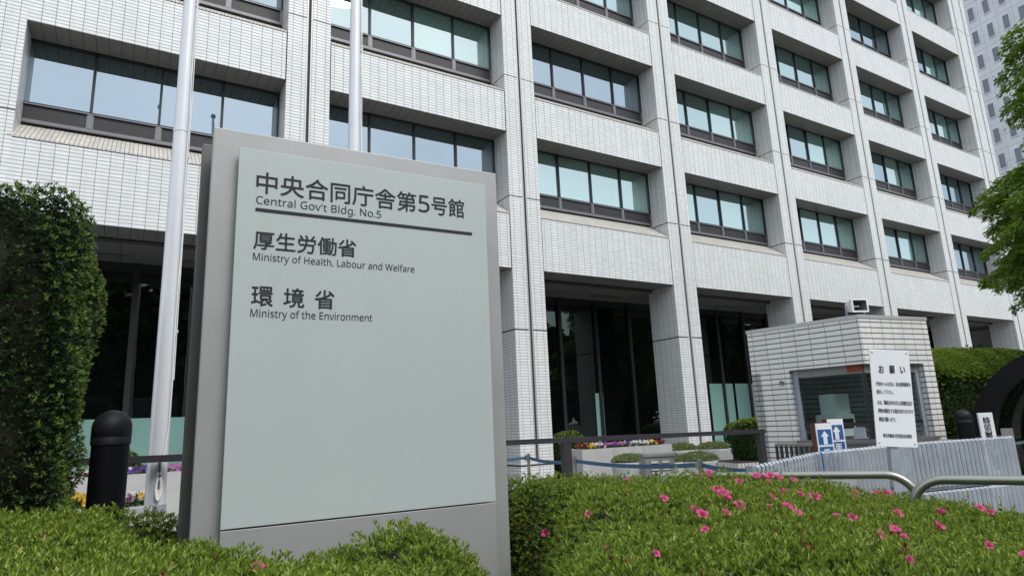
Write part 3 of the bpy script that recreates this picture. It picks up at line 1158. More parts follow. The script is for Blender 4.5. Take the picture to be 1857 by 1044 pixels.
def azalea(name, label, poly, H, dens, nbud, flowers, LL=.029, keep=None):
    t = thing(name, label, 'hedge', (0, 0, 0))
    px = np.array(poly)
    lo, hi = px.min(0), px.max(0)
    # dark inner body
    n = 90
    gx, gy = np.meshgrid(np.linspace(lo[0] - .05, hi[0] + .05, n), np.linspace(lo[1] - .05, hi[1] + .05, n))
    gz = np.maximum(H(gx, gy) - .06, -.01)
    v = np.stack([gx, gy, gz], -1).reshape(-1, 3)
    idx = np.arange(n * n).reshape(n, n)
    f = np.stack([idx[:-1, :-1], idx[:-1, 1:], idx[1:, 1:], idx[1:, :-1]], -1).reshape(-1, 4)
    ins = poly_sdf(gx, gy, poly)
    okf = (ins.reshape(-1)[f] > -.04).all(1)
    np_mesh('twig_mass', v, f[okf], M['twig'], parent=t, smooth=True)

    def sample(m):
        x = rng.uniform(lo[0], hi[0], m)
        y = rng.uniform(lo[1], hi[1], m)
        k = poly_sdf(x, y, poly) > .004
        x, y = x[k], y[k]
        e = .012
        gx_ = (H(x + e, y) - H(x - e, y)) / (2 * e)
        gy_ = (H(x, y + e) - H(x, y - e)) / (2 * e)
        w = np.sqrt(1 + gx_ ** 2 + gy_ ** 2)
        k = rng.uniform(0, 5.0, len(x)) < np.minimum(w, 5.0)
        x, y, gx_, gy_ = x[k], y[k], gx_[k], gy_[k]
        P = np.stack([x, y, H(x, y)], 1)
        Nn = unit(np.stack([-gx_, -gy_, np.ones_like(x)], 1))
        if keep is not None:
            q = keep(P)
            P, Nn = P[q], Nn[q]
        return P, Nn
    area = (hi[0] - lo[0]) * (hi[1] - lo[1])
    P, Nn = sample(int(area * dens * 5.6))
    P = P + Nn * rng.normal(-.004, .022, (len(P), 1)) + Nn * (rng.uniform(0, 1, (len(P), 1)) > .93) * .022 + Nn * (rng.uniform(0, 1, (len(P), 1)) > .985) * .035
    d_cam = np.linalg.norm(P - np.array([0, 0, EYE]), axis=1)
    p1 = shoots(P, Nn, 6, LL, LL * .26, .72, .65, .6)
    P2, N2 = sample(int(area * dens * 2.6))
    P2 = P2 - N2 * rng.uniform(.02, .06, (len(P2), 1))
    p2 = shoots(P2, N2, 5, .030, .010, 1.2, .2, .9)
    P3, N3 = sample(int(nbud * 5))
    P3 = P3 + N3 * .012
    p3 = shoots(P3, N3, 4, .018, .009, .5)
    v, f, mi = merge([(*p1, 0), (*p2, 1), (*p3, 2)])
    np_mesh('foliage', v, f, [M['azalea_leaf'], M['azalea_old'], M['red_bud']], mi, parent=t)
    # blossoms: five-lobed funnels, each one its own part
    x = np.array([q[0] for q in flowers], float)
    y = np.array([q[1] for q in flowers], float)
    z = H(x, y)
    e = .03
    nx = -(H(x + e, y) - H(x - e, y)) / (2 * e)
    ny = -(H(x, y + e) - H(x, y - e)) / (2 * e)
    fl_mesh = None
    for k in range(len(x)):
        n_ = Vector((nx[k] * .6, ny[k] * .6 - .5, 1.0)) + Vector((rnd.uniform(-.5, .5), rnd.uniform(-.5, .3), rnd.uniform(-.2, .3)))
        o = bpy.data.objects.new('blossom', BLOSSOMS[k % len(BLOSSOMS)])
        COL.objects.link(o)
        o.parent = t
        o.location = (x[k], y[k], z[k] + .034)
        o.rotation_euler = n_.to_track_quat('Z', 'Y').to_euler()
        s = rnd.uniform(.6, 1.05) * min(1.1, max(.5, math.hypot(x[k], y[k], .4) / 3.3))
        o.scale = (s, s, s)
    return t


def blossom_mesh(seed):
    r_ = random.Random(seed)
    mb = MB()
    for k in range(5):
        a = 2 * math.pi * k / 5 + r_.uniform(-.1, .1)
        ca, sa = math.cos(a), math.sin(a)
        op = r_.uniform(.75, 1.1)
        ring = []
        for (rr, zz, w) in ((.003, -.012, .003), (.011, .004, .009), (.022 * op, .014, .0125), (.030 * op, .013 - .004 * op, .007), (.033 * op, .010, .002)):
            for s in (-1, 0, 1):
                ring.append((ca * rr - sa * w * s, sa * rr + ca * w * s, zz + abs(s) * .003))
        fs = []
        for i in range(4):
            for j in range(2):
                b = i * 3 + j
                fs.append((b, b + 1, b + 4, b + 3))
        mb.add(ring, fs, 0, True)
    for k in range(5):
        a = r_.uniform(0, 6.28)
        mb.tube([(0, 0, -.005), (.006 * math.cos(a), .006 * math.sin(a), .022)], .0007, 4)
    o = mb.build('blossom_seed', M['petal'])
    me = o.data
    me.name = 'blossom'
    bpy.data.objects.remove(o)
    return me


BLOSSOMS = [blossom_mesh(s) for s in range(4)]
FLOWERS_M = [(2.718, 3.155), (2.219, 3.329), (1.958, 2.563), (3.256, 3.068), (3.269, 2.992), (2.039, 1.795), (2.266, 1.924), (1.785, 1.677), (1.35, 1.464), (2.208, 2.311), (3.56, 2.867), (3.624, 2.806), (3.524, 2.746), (3.653, 2.757), (3.273, 2.762), (2.541, 1.969), (2.397, 1.792), (2.143, 1.564), (2.354, 1.843), (3.911, 2.427), (4.008, 2.345), (4.054, 2.312), (4.039, 2.311), (3.397, 2.112), (2.593, 1.702), (2.65, 1.673), (2.902, 1.624), (2.3, 1.305), (4.127, 2.201), (3.503, 1.746), (3.665, 1.642), (2.401, 1.071), (1.692, 0.936), (2.1, 0.852), (2.979, 1.282), (2.17, 1.274), (2.226, 1.237), (3.697, 2.693), (3.637, 1.587), (1.238, 1.136), (3.591, 2.834), (2.427, 2.176), (2.361, 2.09), (2.33, 2.044), (2.34, 2.086), (3.15, 2.368), (2.023, 1.943), (2.047, 1.815), (1.974, 1.862), (3.075, 2.207), (3.039, 2.104), (2.941, 1.483), (3.375, 3.089)]
FLOWERS_F = [(1.553, 2.951), (0.455, 2.502)]
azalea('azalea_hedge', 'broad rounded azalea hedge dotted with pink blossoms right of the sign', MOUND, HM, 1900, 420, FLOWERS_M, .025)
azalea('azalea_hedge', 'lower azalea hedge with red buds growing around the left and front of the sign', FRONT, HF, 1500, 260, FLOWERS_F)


# ------------------------------------------------------------------ clipped shrubs (shell of small leaves over a rounded block)
def shell_shrub(name, label, cat, size, loc, mats, dens, L, rz=0.0, lumpy=.05, power=4.0, tips=.12, tip_dir=None, group=None, taper=0.0, tip_top=0.0, deep=.10):
    """superellipsoid hedge block standing on z=0 at loc"""
    t = thing(name, label, cat, loc, rz, group)
    sx, sy, sz = [q / 2 for q in size]

    def surf(u):
        u = unit(u)
        k = (np.abs(u[:, 0] / sx) ** power + np.abs(u[:, 1] / sy) ** power + np.abs(u[:, 2] / sz) ** power) ** (-1 / power)
        p = u * k[:, None]
        q = p + np.array(loc)
        b = 1 + lumpy * (np.sin(q[:, 0] * 4.1 + q[:, 2] * 2.7) * np.sin(q[:, 1] * 3.7 - q[:, 2] * 1.9) + .6 * np.sin(q[:, 0] * 9 + q[:, 1] * 8 + q[:, 2] * 7.3))
        p = p * b[:, None]
        p[:, 0] *= 1 - taper * (1 - (p[:, 2] + sz) / (2 * sz))
        return p
    area = 2 * (size[0] * size[1] + 2 * size[0] * size[2] / 1 * .5 + size[1] * size[2])
    n = int(area * dens)
    # sample roughly evenly over the box faces
    fa = np.array([size[1] * size[2]] * 2 + [size[0] * size[2]] * 2 + [size[0] * size[1]] * 2)

    def pts(n):
        face = rng.choice(6, n, p=fa / fa.sum())
        a, b = rng.uniform(-1, 1, n), rng.uniform(-1, 1, n)
        s = np.where(face % 2 == 0, 1.0, -1.0)
        ax = face // 2
        u = np.zeros((n, 3))
        u[ax == 0] = np.stack([s * sx, a * sy, b * sz], 1)[ax == 0]
        u[ax == 1] = np.stack([a * sx, s * sy, b * sz], 1)[ax == 1]
        u[ax == 2] = np.stack([a * sx, b * sy, s * sz], 1)[ax == 2]
        p = surf(u)
        nn = unit(np.sign(p) * np.abs(p / np.array([sx, sy, sz])) ** (power - 1) / np.array([sx, sy, sz]))
        return p, nn
    c = np.array([0, 0, sz])
    p, nn = pts(n)
    dp = rng.uniform(-deep, .03, (n, 1))
    parts = [(*shoots(p + nn * dp + c, nn, 5, L, L * .42, 1.0, .25, .9), 0)]
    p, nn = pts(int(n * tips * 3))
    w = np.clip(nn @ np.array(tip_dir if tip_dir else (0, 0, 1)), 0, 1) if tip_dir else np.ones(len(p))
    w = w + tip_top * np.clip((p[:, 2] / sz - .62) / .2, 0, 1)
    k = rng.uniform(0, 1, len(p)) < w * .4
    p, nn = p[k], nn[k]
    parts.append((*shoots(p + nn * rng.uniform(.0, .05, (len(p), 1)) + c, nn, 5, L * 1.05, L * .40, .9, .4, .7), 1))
    v, f, mi = merge(parts)
    np_mesh('foliage', v, f, mats, mi, parent=t)
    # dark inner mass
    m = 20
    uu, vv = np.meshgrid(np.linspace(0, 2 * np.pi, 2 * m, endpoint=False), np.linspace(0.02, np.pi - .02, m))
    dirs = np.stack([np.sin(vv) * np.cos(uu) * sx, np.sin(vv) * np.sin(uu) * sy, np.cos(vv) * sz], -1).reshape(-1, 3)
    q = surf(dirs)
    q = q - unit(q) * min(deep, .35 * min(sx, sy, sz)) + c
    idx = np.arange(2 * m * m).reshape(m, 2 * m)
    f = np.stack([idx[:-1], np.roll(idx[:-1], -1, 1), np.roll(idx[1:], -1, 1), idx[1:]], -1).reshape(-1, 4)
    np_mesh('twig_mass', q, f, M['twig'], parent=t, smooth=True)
    return t


shell_shrub('clipped_hedge', 'tall dark clipped hedge at the left with leaves coloured paler on its lit edge', 'hedge', (2.64, 1.9, 3.05), (-1.60, 5.55, 0),
            [M['hedge_leaf'], M['hedge_lit_tip']], 1700, .028, lumpy=.040, power=9, tips=.22, tip_dir=(.9, 0, .5), deep=.14, taper=.09)  # paler tips crowd the right flank, putting its light into leaf colour
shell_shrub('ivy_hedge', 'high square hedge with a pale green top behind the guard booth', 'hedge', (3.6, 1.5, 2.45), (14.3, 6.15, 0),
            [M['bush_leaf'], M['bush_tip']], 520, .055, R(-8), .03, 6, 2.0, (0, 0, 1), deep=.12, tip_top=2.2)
shell_shrub('clipped_shrub', 'dark low shrub showing just above the square hedge by the arched canopy', 'shrub', (2.0, 1.6, 2.75), (17.6, 7.2, 0),
            [M['bush_leaf'], M['bush_leaf']], 260, .06, 0, .05, 3, .1, (0, 0, 1), deep=.12)

# ------------------------------------------------------------------ planters with flowers
def flower_mass(xa, xb, y, z, depth, cols, parent, n=90):
    """pansies: green mat part plus one part of blossoms per colour patch"""
    m = int(n * 2.2)
    P = np.stack([rng.uniform(xa, xb, m), rng.uniform(y - depth, y + depth, m), z + rng.uniform(.0, .10, m)], 1)
    Nn = np.tile(np.array([[0, -.3, 1.0]]), (m, 1))
    v, f = shoots(P, Nn, 5, .055, .026, 1.1, .3, .9)
    np_mesh('leaves', v, f, M['bush_leaf'], parent=parent)
    # each patch of one colour
    L_ = xb - xa
    k = len(cols)
    for i, cn in enumerate(cols):
        c = xa + L_ * (i + .5) / k
        q = max(7, int(n / k))
        P = np.stack([np.clip(rng.normal(c, L_ / k * .38, q), xa + .02, xb - .02), rng.uniform(y - depth, y + depth * .7, q), z + rng.uniform(.06, .17, q)], 1)
        bl = []
        for j in range(5):
            a = rng.uniform(0, 6.28, q) * 0 + j * 1.2566 + rng.uniform(-.1, .1, q)
            fx, fz = np.cos(a), np.sin(a)
            d = np.stack([fx, -.35 + .2 * fz, fz], 1)
            bl.append(leaves(P, d, np.tile(np.array([[.05, -1.0, .25]]), (q, 1)), np.full(q, .038), np.full(q, .040), .1))
        v, f, mi = merge([(*b, 0) for b in bl])
        np_mesh('blossoms', v, f, M['pansy_' + cn], parent=parent)


def trough(xa, xb, y0, y1, h, label, cols, n, rz=0.0):
    t = thing('flower_trough', label, 'planter', ((xa + xb) / 2, (y0 + y1) / 2, 0), rz, 'long concrete flower troughs')
    w, d = (xb - xa) / 2, (y1 - y0) / 2
    mb = MB()
    ns = max(1, round((xb - xa) / 1.0))
    for k in range(ns):
        a, b = -w + 2 * w * k / ns + .004, -w + 2 * w * (k + 1) / ns - .004
        mb.box(a, -d, 0, b, -d + .10, h, 0)
        mb.box(a, d - .10, 0, b, d, h, 0)
    mb.box(-w, -d + .1005, 0, -w + .1, d - .1005, h, 0)
    mb.box(w - .1, -d + .1005, 0, w, d - .1005, h, 0)
    mb.build('trough', M['concrete_light'], t)
    mb = MB()
    mb.box(-w + .1005, -d + .1005, 0, w - .1005, d - .1005, h - .06)
    mb.build('soil', M['soil'], t)
    flower_mass(-w + .12, w - .12, 0, h - .05, d - .14, cols, t, n)
    return t


trough(-4.5, 1.9, 14.9, 15.9, .86, 'long pale concrete trough of mixed pansies behind the black bollard', ['white', 'maroon', 'purple', 'maroon', 'orange', 'mauve', 'white', 'maroon', 'purple', 'white', 'maroon', 'white', 'maroon', 'white', 'purple', 'purple', 'mauve', 'mauve', 'maroon'], 420)
trough(9.85, 12.65, 12.75, 13.55, .82, 'concrete trough of white, purple and yellow pansies between two white pillars', ['maroon', 'yellow', 'white', 'mauve', 'purple', 'mauve', 'purple', 'white', 'white', 'white', 'yellow', 'maroon'], 300, R(-5))


def round_planter(x, y, r, h, label, hgt=.2, tipmat='sage_leaf'):
    t = thing('round_planter', label, 'planter', (x, y, 0), 0, 'pale round planters')
    mb = MB()
    mb.lathe([(r * .88, 0), (r, h * .9), (r, h), (r - .05, h), (r - .06, h - .07)], 0, 0, 36)
    mb.build('pot', M['concrete_light'], t)
    n = int(5200 * r * r)
    q = rng.uniform(0, 6.28, n)
    rr = np.sqrt(rng.uniform(0, 1, n)) * (r - .02)
    P = np.stack([rr * np.cos(q), rr * np.sin(q), h - .04 + hgt * np.sqrt(np.clip(1 - (rr / r) ** 2, 0, 1)) * rng.uniform(.6, 1.05, n)], 1)
    Nn = unit(np.stack([P[:, 0] * .8, P[:, 1] * .8, np.full(n, r)], 1))
    v, f = shoots(P, Nn, 5, .06, .016, 1.0, .4, .8)
    np_mesh('foliage', v, f, M[tipmat], parent=t)
    return t


round_planter(10.5, 13.0 - 1.05, .43, .52, 'pale round planter of sage-green plants left of the grey cabinet')
round_planter(10.72, 10.95, .42, .53, 'pale round planter of sage-green plants just behind the grey cabinet')
round_planter(11.35, 10.6, .47, .53, 'pale round planter right of the grey cabinet, beside the belt post')
round_planter(14.1, 13.75, .50, .58, 'low round planter at the foot of the second white pillar')
round_planter(14.9, 13.2, .50, .58, 'low round planter between the white pillar and the boxy shrub')

# tile-edged bed with a boxy shrub
bed = thing('tiled_planter', 'low planter edged with upright white tiles under a boxy shrub', 'planter', (12.3, 9.6, 0), R(-18))
mb = MB()
mb.box(-.95, -.55, 0, .95, .55, .50)
mb.build('kerb', M['planter_tile'], bed)
mb = MB()
mb.box(-.90, -.50, .50, .90, .50, .515)
mb.build('soil', M['soil'], bed)
shell_shrub('boxy_shrub', 'dense boxy clipped shrub growing in the tile-edged planter', 'shrub', (1.05, .9, .85), (12.42, 9.65, .50),
            [M['bush_leaf'], M['bush_tip']], 1300, .035, R(-18), .05, 5, .25, (0, 0, 1), deep=.10)
shell_shrub('ball_shrub', 'dark round clipped shrub between the white pillar and the pansy trough', 'shrub', (.95, .9, 1.2), (10.85, 14.9, 0),
            [M['bush_leaf'], M['bush_tip']], 700, .04, 0, .05, 2.6, .35, (0, 0, 1), deep=.10)
shell_shrub('ball_shrub', 'small round shrub above the long trough beside the black bollard', 'shrub', (.7, .6, 1.28), (.1, 16.2, 0),
            [M['bush_leaf'], M['bush_tip']], 500, .04, 0, .05, 2.6, .35, (0, 0, 1), deep=.08)
shell_shrub('ball_shrub', 'round shrub behind the boxy shrub, against the frosted glass', 'shrub', (1.3, .9, 1.25), (18.6, 15.2, 0),
            [M['bush_leaf'], M['bush_tip']], 350, .05, 0, .05, 2.6, .35, (0, 0, 1), deep=.10)

# small flower pots on the ground at the left
for (x, y, cols, lb) in ((-.30, 9.3, ['yellow', 'yellow'], 'small square pot of yellow pansies left of the black bollard'),
                         (.20, 9.0, ['mauve', 'white', 'yellow'], 'small square pot of mauve and white pansies right of the black bollard')):
    t = thing('flower_pot', lb, 'flower pot', (x, y, 0), 0, 'small square flower pots')
    mb = MB()
    mb.box(-.2, -.2, 0, .2, .2, .76, 0, bev=.01)
    mb.build('pot', M['concrete'], t)
    flower_mass(-.18, .18, 0, .75, .15, cols, t, 34)

# low pale kerb wall between the azaleas and the gate
mb = MB()
mb.prism([(4.75, 4.98), (5.9, 3.62), (6.05, 3.75), (4.9, 5.12)], 0, .93)
tag(mb.build('kerb_wall', M['concrete_light']), 'low pale concrete wall just behind the azaleas, left of the galvanised gate', 'wall')

# ------------------------------------------------------------------ guard booth
BA, BB, BC = Vector((9.58, 5.41)), Vector((9.30, 7.23)), Vector((11.13, 5.19))
BD = BB + BC - BA
booth = thing('guard_booth', 'small white tiled guard booth with a corner window under a flat roof', 'booth', (BA.x, BA.y, 0), math.atan2(-.22, 1.55))
crz, srz = math.cos(-math.atan2(-.22, 1.55)), math.sin(-math.atan2(-.22, 1.55))


def bl(p):
    d = p - BA
    return Vector((d.x * crz - d.y * srz, d.x * srz + d.y * crz))


b_, c_2, d_2 = bl(BB), bl(BC), bl(BD)
a_ = Vector((0, 0))
LW, RW = b_.length, c_2.length
lu, ru = b_.normalized(), c_2.normalized()
BH, ZL, ZS = 2.86, 2.17, 1.06


def quad_wall(mb, o, u, inn, t0, t1, z0, z1, th=.16, mi=0, out=0.0):
    p = o + u * t0 - inn * out
    q = o + u * t1 - inn * out
    pts = [p, q, q + inn * th, p + inn * th]
    ar = sum(pts[i].x * pts[(i + 1) % 4].y - pts[(i + 1) % 4].x * pts[i].y for i in range(4))
    if ar < 0:
        pts.reverse()
    mb.prism(pts, z0, z1, mi)


lin = Vector((lu.y, -lu.x))
if lin.dot(ru) < 0:
    lin = -lin
rin = Vector((-ru.y, ru.x))
if rin.dot(lu) < 0:
    rin = -rin
OPL, OPR = LW * .64, RW * .84
mb = MB()
# upper band all round (corner block first so that faces butt)
pts = [a_, c_2, d_2, b_]
mb.prism(pts, ZL, BH, 0)
quad_wall(mb, a_, lu, lin, OPL, LW, 0, ZL - .001, .16)
quad_wall(mb, a_, ru, rin, OPR, RW, 0, ZL - .001, .16)
back_o = b_
mb.prism([b_ - (b_ - a_).normalized() * .16, d_2 - (b_ - a_).normalized() * .16, d_2, b_][::1], 0, ZL - .0015, 0)
mb.prism([c_2 - ru * .16 + lu * .165, c_2 + lu * .165, d_2 - lu * .165, d_2 - ru * .16 - lu * .165], 0, ZL - .002, 0)
mb.build('wall', M['booth_tile'], booth)
mb = MB()
e = .02
cen = (a_ + c_2 + d_2 + b_) / 4
mb.prism([cen + (p - cen) * 1.012 for p in pts], BH + .002, BH + .055, 0)
mb.build('roof_coping', M['strip_metal'], booth)
# granite apron and ledge under the corner window
mb = MB()
quad_wall(mb, a_, lu, lin, .0, OPL - .004, 0, ZS - .06, .14, 0, .03)
quad_wall(mb, a_ + ru * .14, ru, rin, .0, OPR - .144, 0, ZS - .06, .14, 0, .03)
quad_wall(mb, a_, lu, lin, -.06, OPL - .004, ZS - .058, ZS, .22, 0, .07)
quad_wall(mb, a_ + ru * .152, ru, rin, .0, OPR - .156, ZS - .058, ZS - .002, .22, 0, .07)
mb.build('granite_apron', M['granite'], booth)
mb = MB()
# metal frame: jambs, head, low rail
ZR = 1.26
for (o, u, inn, t1) in ((a_, lu, lin, OPL), (a_, ru, rin, OPR)):
    quad_wall(mb, o, u, inn, .09, t1 - .09, ZR, ZR + .05, .06, 0, -.10)
    quad_wall(mb, o, u, inn, .09, t1 - .09, ZL - .13, ZL - .004, .06, 1, -.09)
    quad_wall(mb, o, u, inn, t1 - .09, t1 - .004, ZS, ZL - .004, .06, 2, -.09)
    quad_wall(mb, o, u, inn, .07, .115, ZS, ZL - .13, .05, 0, -.09)
mb.build('window_frame', [M['bronze'], M['cabinet'], M['galv']], booth)
mb = MB()
quad_wall(mb, a_, lu, lin, .115, OPL - .09, ZR + .05, ZL - .13, .006, 0, -.13)
quad_wall(mb, a_, ru, rin, .115, OPR - .09, ZR + .05, ZL - .13, .006, 0, -.13)
mb.build('pane', M['booth_glass'], booth)
mb = MB()
quad_wall(mb, a_, lu, lin, .08, .30, ZL - .10, ZL + .001 - .004, .012, 0, -.075)
mb.build('warning_label', M['orange'], booth)
mb = MB()
q = a_ + lu * (OPL + .14)
mb.tube([(q.x - lin.x * .0, q.y, 1.98), (q.x - lin.x * .04, q.y - lin.y * .04, 1.98)], .035, 16)
mb.build('call_button', M['frame_grey'], booth)
mb = MB()
quad_wall(mb, a_, lu, lin, .16, .31, 1.09, 1.24, .06, 0, -.02)
quad_wall(mb, a_, lu, lin, .135, .335, 1.075, 1.09, .08, 0, -.01)
mb.build('intercom_box', M['galv'], booth)
# interior: floor, dark lining, desk
mb = MB()
mb.prism([b_ * .9 + lin * .3, d_2 * .9, c_2 * .88 + lu * .3, a_ + ru * .3 + lu * .3], .3, 1.10)
mb.build('desk', M['frame_grey'], booth)
mb = MB()
o_ = BA + (BB - BA).normalized() * .80 + Vector((.40, 0))
copier = thing('copier', 'pale office machine with a blue-sided box on top, behind the booth window', 'machine', (o_.x, o_.y, 1.10), R(-12))
mb = MB()
mb.box(-.16, -.20, 0, .22, .22, .34, 0, bev=.01)
mb.box(-.12, -.205, .12, .18, -.199, .27, 1)
mb.build('body', [M['machine'], M['core']], copier)
mb = MB()
mb.box(-.10, -.16, .342, .20, .16, .66, 0, bev=.01)
mb.box(.201, -.15, .40, .204, .15, .64, 1)
mb.build('paper_box', [M['machine'], M['blue_box']], copier)

# floodlight on the roof corner
fl = thing('floodlight', 'square white floodlight standing on the guard booth roof corner', 'floodlight', (9.70, 5.50, BH + .056), R(-22))
mb = MB()
# housing: tapering tub, opening towards -Y
f_ = [(-.14, -.13, .035), (.14, -.13, .035), (.14, -.13, .245), (-.14, -.13, .245)]
r_ = [(-.08, .10, .08), (.08, .10, .08), (.08, .10, .20), (-.08, .10, .20)]
i_ = [(-.115, -.131, .06), (.115, -.131, .06), (.115, -.131, .222), (-.115, -.131, .222)]
k_ = [(-.06, .05, .10), (.06, .05, .10), (.06, .05, .185), (-.06, .05, .185)]
mb.add(f_ + r_, [(0, 4, 5, 1), (1, 5, 6, 2), (2, 6, 7, 3), (3, 7, 4, 0), (4, 7, 6, 5)], 0)
mb.add(f_ + i_, [(0, 1, 5, 4), (1, 2, 6, 5), (2, 3, 7, 6), (3, 0, 4, 7)], 0)
mb.build('housing', M['white_paint'], fl)
mb = MB()
mb.add(i_ + k_, [(0, 1, 5, 4), (1, 2, 6, 5), (2, 3, 7, 6), (3, 0, 4, 7), (4, 5, 6, 7)], 0)
mb.build('reflector', M['stainless'], fl)
mb = MB()
mb.tube([(-.05, -.03, .14), (.05, -.03, .14)], .018, 8)
mb.build('bulb', M['white_paint'], fl)
mb = MB()
mb.box(-.155, -.02, 0, .155, .02, .012)
mb.box(-.155, -.02, .0125, -.145, .02, .15)
mb.box(.145, -.02, .0125, .155, .02, .15)
mb.build('bracket', M['galv'], fl)

# dark slatted screens in front of the booth
def screen(p, q, z, label):
    p, q = Vector(p), Vector(q)
    L = (q - p).length
    t = thing('slat_fence', label, 'fence', (p.x, p.y, 0), math.atan2(q.y - p.y, q.x - p.x), 'dark slat screens')
    mb = MB()
    mb.box(0, -.02, z - .035, L, .02, z)
    mb.box(0, -.02, .12, L, .02, .15)
    mb.build('rail', M['cabinet'], t)
    mb = MB()
    n = int(L / .085)
    for k in range(n + 1):
        x = .01 + k * (L - .02) / n
        mb.box(x - .028, -.006, .151, x + .018, .006, z - .036, 0)
    mb.build('slat_panel', M['rail_paint'], t)


screen((8.05, 6.0), (7.95, 5.05), 1.085, 'dark low slatted screen left of the blue arrow signs')
screen((8.55, 4.95), (11.6, 4.62), 1.03, 'dark low slatted screen under the booth window, behind the gate')

# ------------------------------------------------------------------ blue arrow signs
def arrow_sign(p, rz, w, h, label, txt, torn):
    t = thing('arrow_sign', label, 'sign', (p[0], p[1], 0), rz, 'blue arrow signs')
    mb = MB()
    mb.box(0, 0.012, .15, w, .11, h, 0)
    mb.box(.02, .03, 0, .05, .09, .149, 0)
    mb.box(w - .05, .03, 0, w - .02, .09, .149, 0)
    mb.build('case', M['rust'], t)
    mb = MB()
    mb.box(.006, 0, .16, w - .004, .0115, h - .004, 0)
    f = mb.build('face', M['white_paint'], t)
    m = .020
    zsplit = h - .245
    mb = MB()
    mb.box(m, -.003, zsplit + .012, w - m, -.0005, h - .07, 0)
    mb.box(m, -.003, .2, w - m, -.0005, zsplit - .012, 0)
    mb.build('blue_field', M['sign_blue'], f)
    mb = MB()
    cx, zb, zt = w / 2, zsplit + .012, h - .085
    hw = (w - 2 * m) * .30
    y = -.005
    sh = hw * .5
    zn = zt - .062
    mb.add([(cx - sh, y, zb), (cx + sh, y, zb), (cx + sh, y, zn), (cx + hw, y, zn), (cx, y, zt), (cx - hw, y, zn), (cx - sh, y, zn)], [(0, 1, 2, 3, 4, 5, 6)])
    if torn:
        tp = MB()
        tp.add([(m + .004, y, zsplit - .21), (cx + .03, y, zsplit - .21), (cx + .02, y, zsplit - .15), (cx - .01, y, zsplit - .165), (m + .025, y, zsplit - .075), (m + .012, y, zsplit - .13)], [(0, 1, 2, 3, 4, 5)])
        tp.build('torn_patch', M['white_paint'], f)
    mb.build('arrow', M['white_paint'], f)
    text_part(txt, (cx - .036, zsplit - .215, cx + .036, zsplit - .035), -.004, M['white_paint'], f, bold=.002, vertical=True)
    return t


arrow_sign((6.72, 4.47), R(-28), .195, 1.37, 'rusty blue sign with a white up arrow, the left of the two by the booth', '受付', False)
arrow_sign((7.0, 4.50), R(-28), .195, 1.41, 'blue up-arrow sign with a torn white patch, the right of the two by the booth', '面会', True)

# ------------------------------------------------------------------ white notice board on a post
nx0, ny0 = 6.12, 3.40
nx1, ny1 = 6.45, 3.21
nrz = math.atan2(ny1 - ny0, nx1 - nx0)
nw = math.hypot(nx1 - nx0, ny1 - ny0)
notice = thing('notice_board', 'tall white notice board with black Japanese text on a post before the booth', 'sign', (nx0, ny0, 0), nrz)
NZ0, NZ1 = 1.165, 2.065
notice.rotation_euler = (0, R(4.4), nrz)          # the post leans
notice.location.x -= math.cos(nrz) * .150
notice.location.y -= math.sin(nrz) * .150
mb = MB()
mb.box(0, 0, NZ0, nw, .012, NZ1, 0, bev=.003)
bd = mb.build('board', M['white_paint'], notice)
mb = MB()
for x in (.025, nw - .025):
    for z in (NZ0 + .03, NZ1 - .03):
        mb.tube([(x, -.004, z), (x, .001, z)], .006, 8)
mb.build('screws', M['frame_grey'], bd)
mb = MB()
mb.box(nw * .34, .0125, 0, nw * .34 + .075, .07, NZ1 - .10, 0)
mb.build('post', M['galv'], notice)


def nt_line(s, x0, x1, z0, z1, bold=.012):
    text_part(s, (x0 * nw, NZ0 + z0 * .9, x1 * nw, NZ0 + z1 * .9), 0.0, M['letter_black'], bd, bold=.0012 if x1 - x0 < .2 else .0003)


nt_line('お', .20, .33, .752, .832, .02)
nt_line('願', .47, .60, .752, .835, .02)
nt_line('い', .74, .86, .757, .828, .02)
nt_line('庁舎内へ入る方は、身分証明書等を', .10, .965, .618, .662)
nt_line('提示して下さい。', .10, .52, .534, .578)
nt_line('なお、職員以外の方には用務先及び', .10, .965, .424, .470)
nt_line('荷物の確認をする場合がありますので', .10, .965, .340, .386)
nt_line('御協力願います。', .10, .52, .254, .300)
nt_line('厚生労働省大臣官房会計課長', .17, .875, .092, .132)

# ------------------------------------------------------------------ galvanised slatted gate
gate_path = [(4.45, 3.50), (6.03, 4.03), (7.79, 4.02), (9.57, 3.66)]
gate = thing('sliding_gate', 'galvanised grey gate of close upright slats in front of the guard booth', 'gate', (0, 0, 0))
GP = [Vector(refit_xy(*p)) for p in gate_path]


def gate_at(s):
    for a, b in zip(GP[:-1], GP[1:]):
        L = (b - a).length
        if s <= L:
            return a + (b - a) * s / L, (b - a).normalized()
        s -= L
    return GP[-1], (GP[-1] - GP[-2]).normalized()


GL = sum((b - a).length for a, b in zip(GP[:-1], GP[1:]))
GT = 1.105


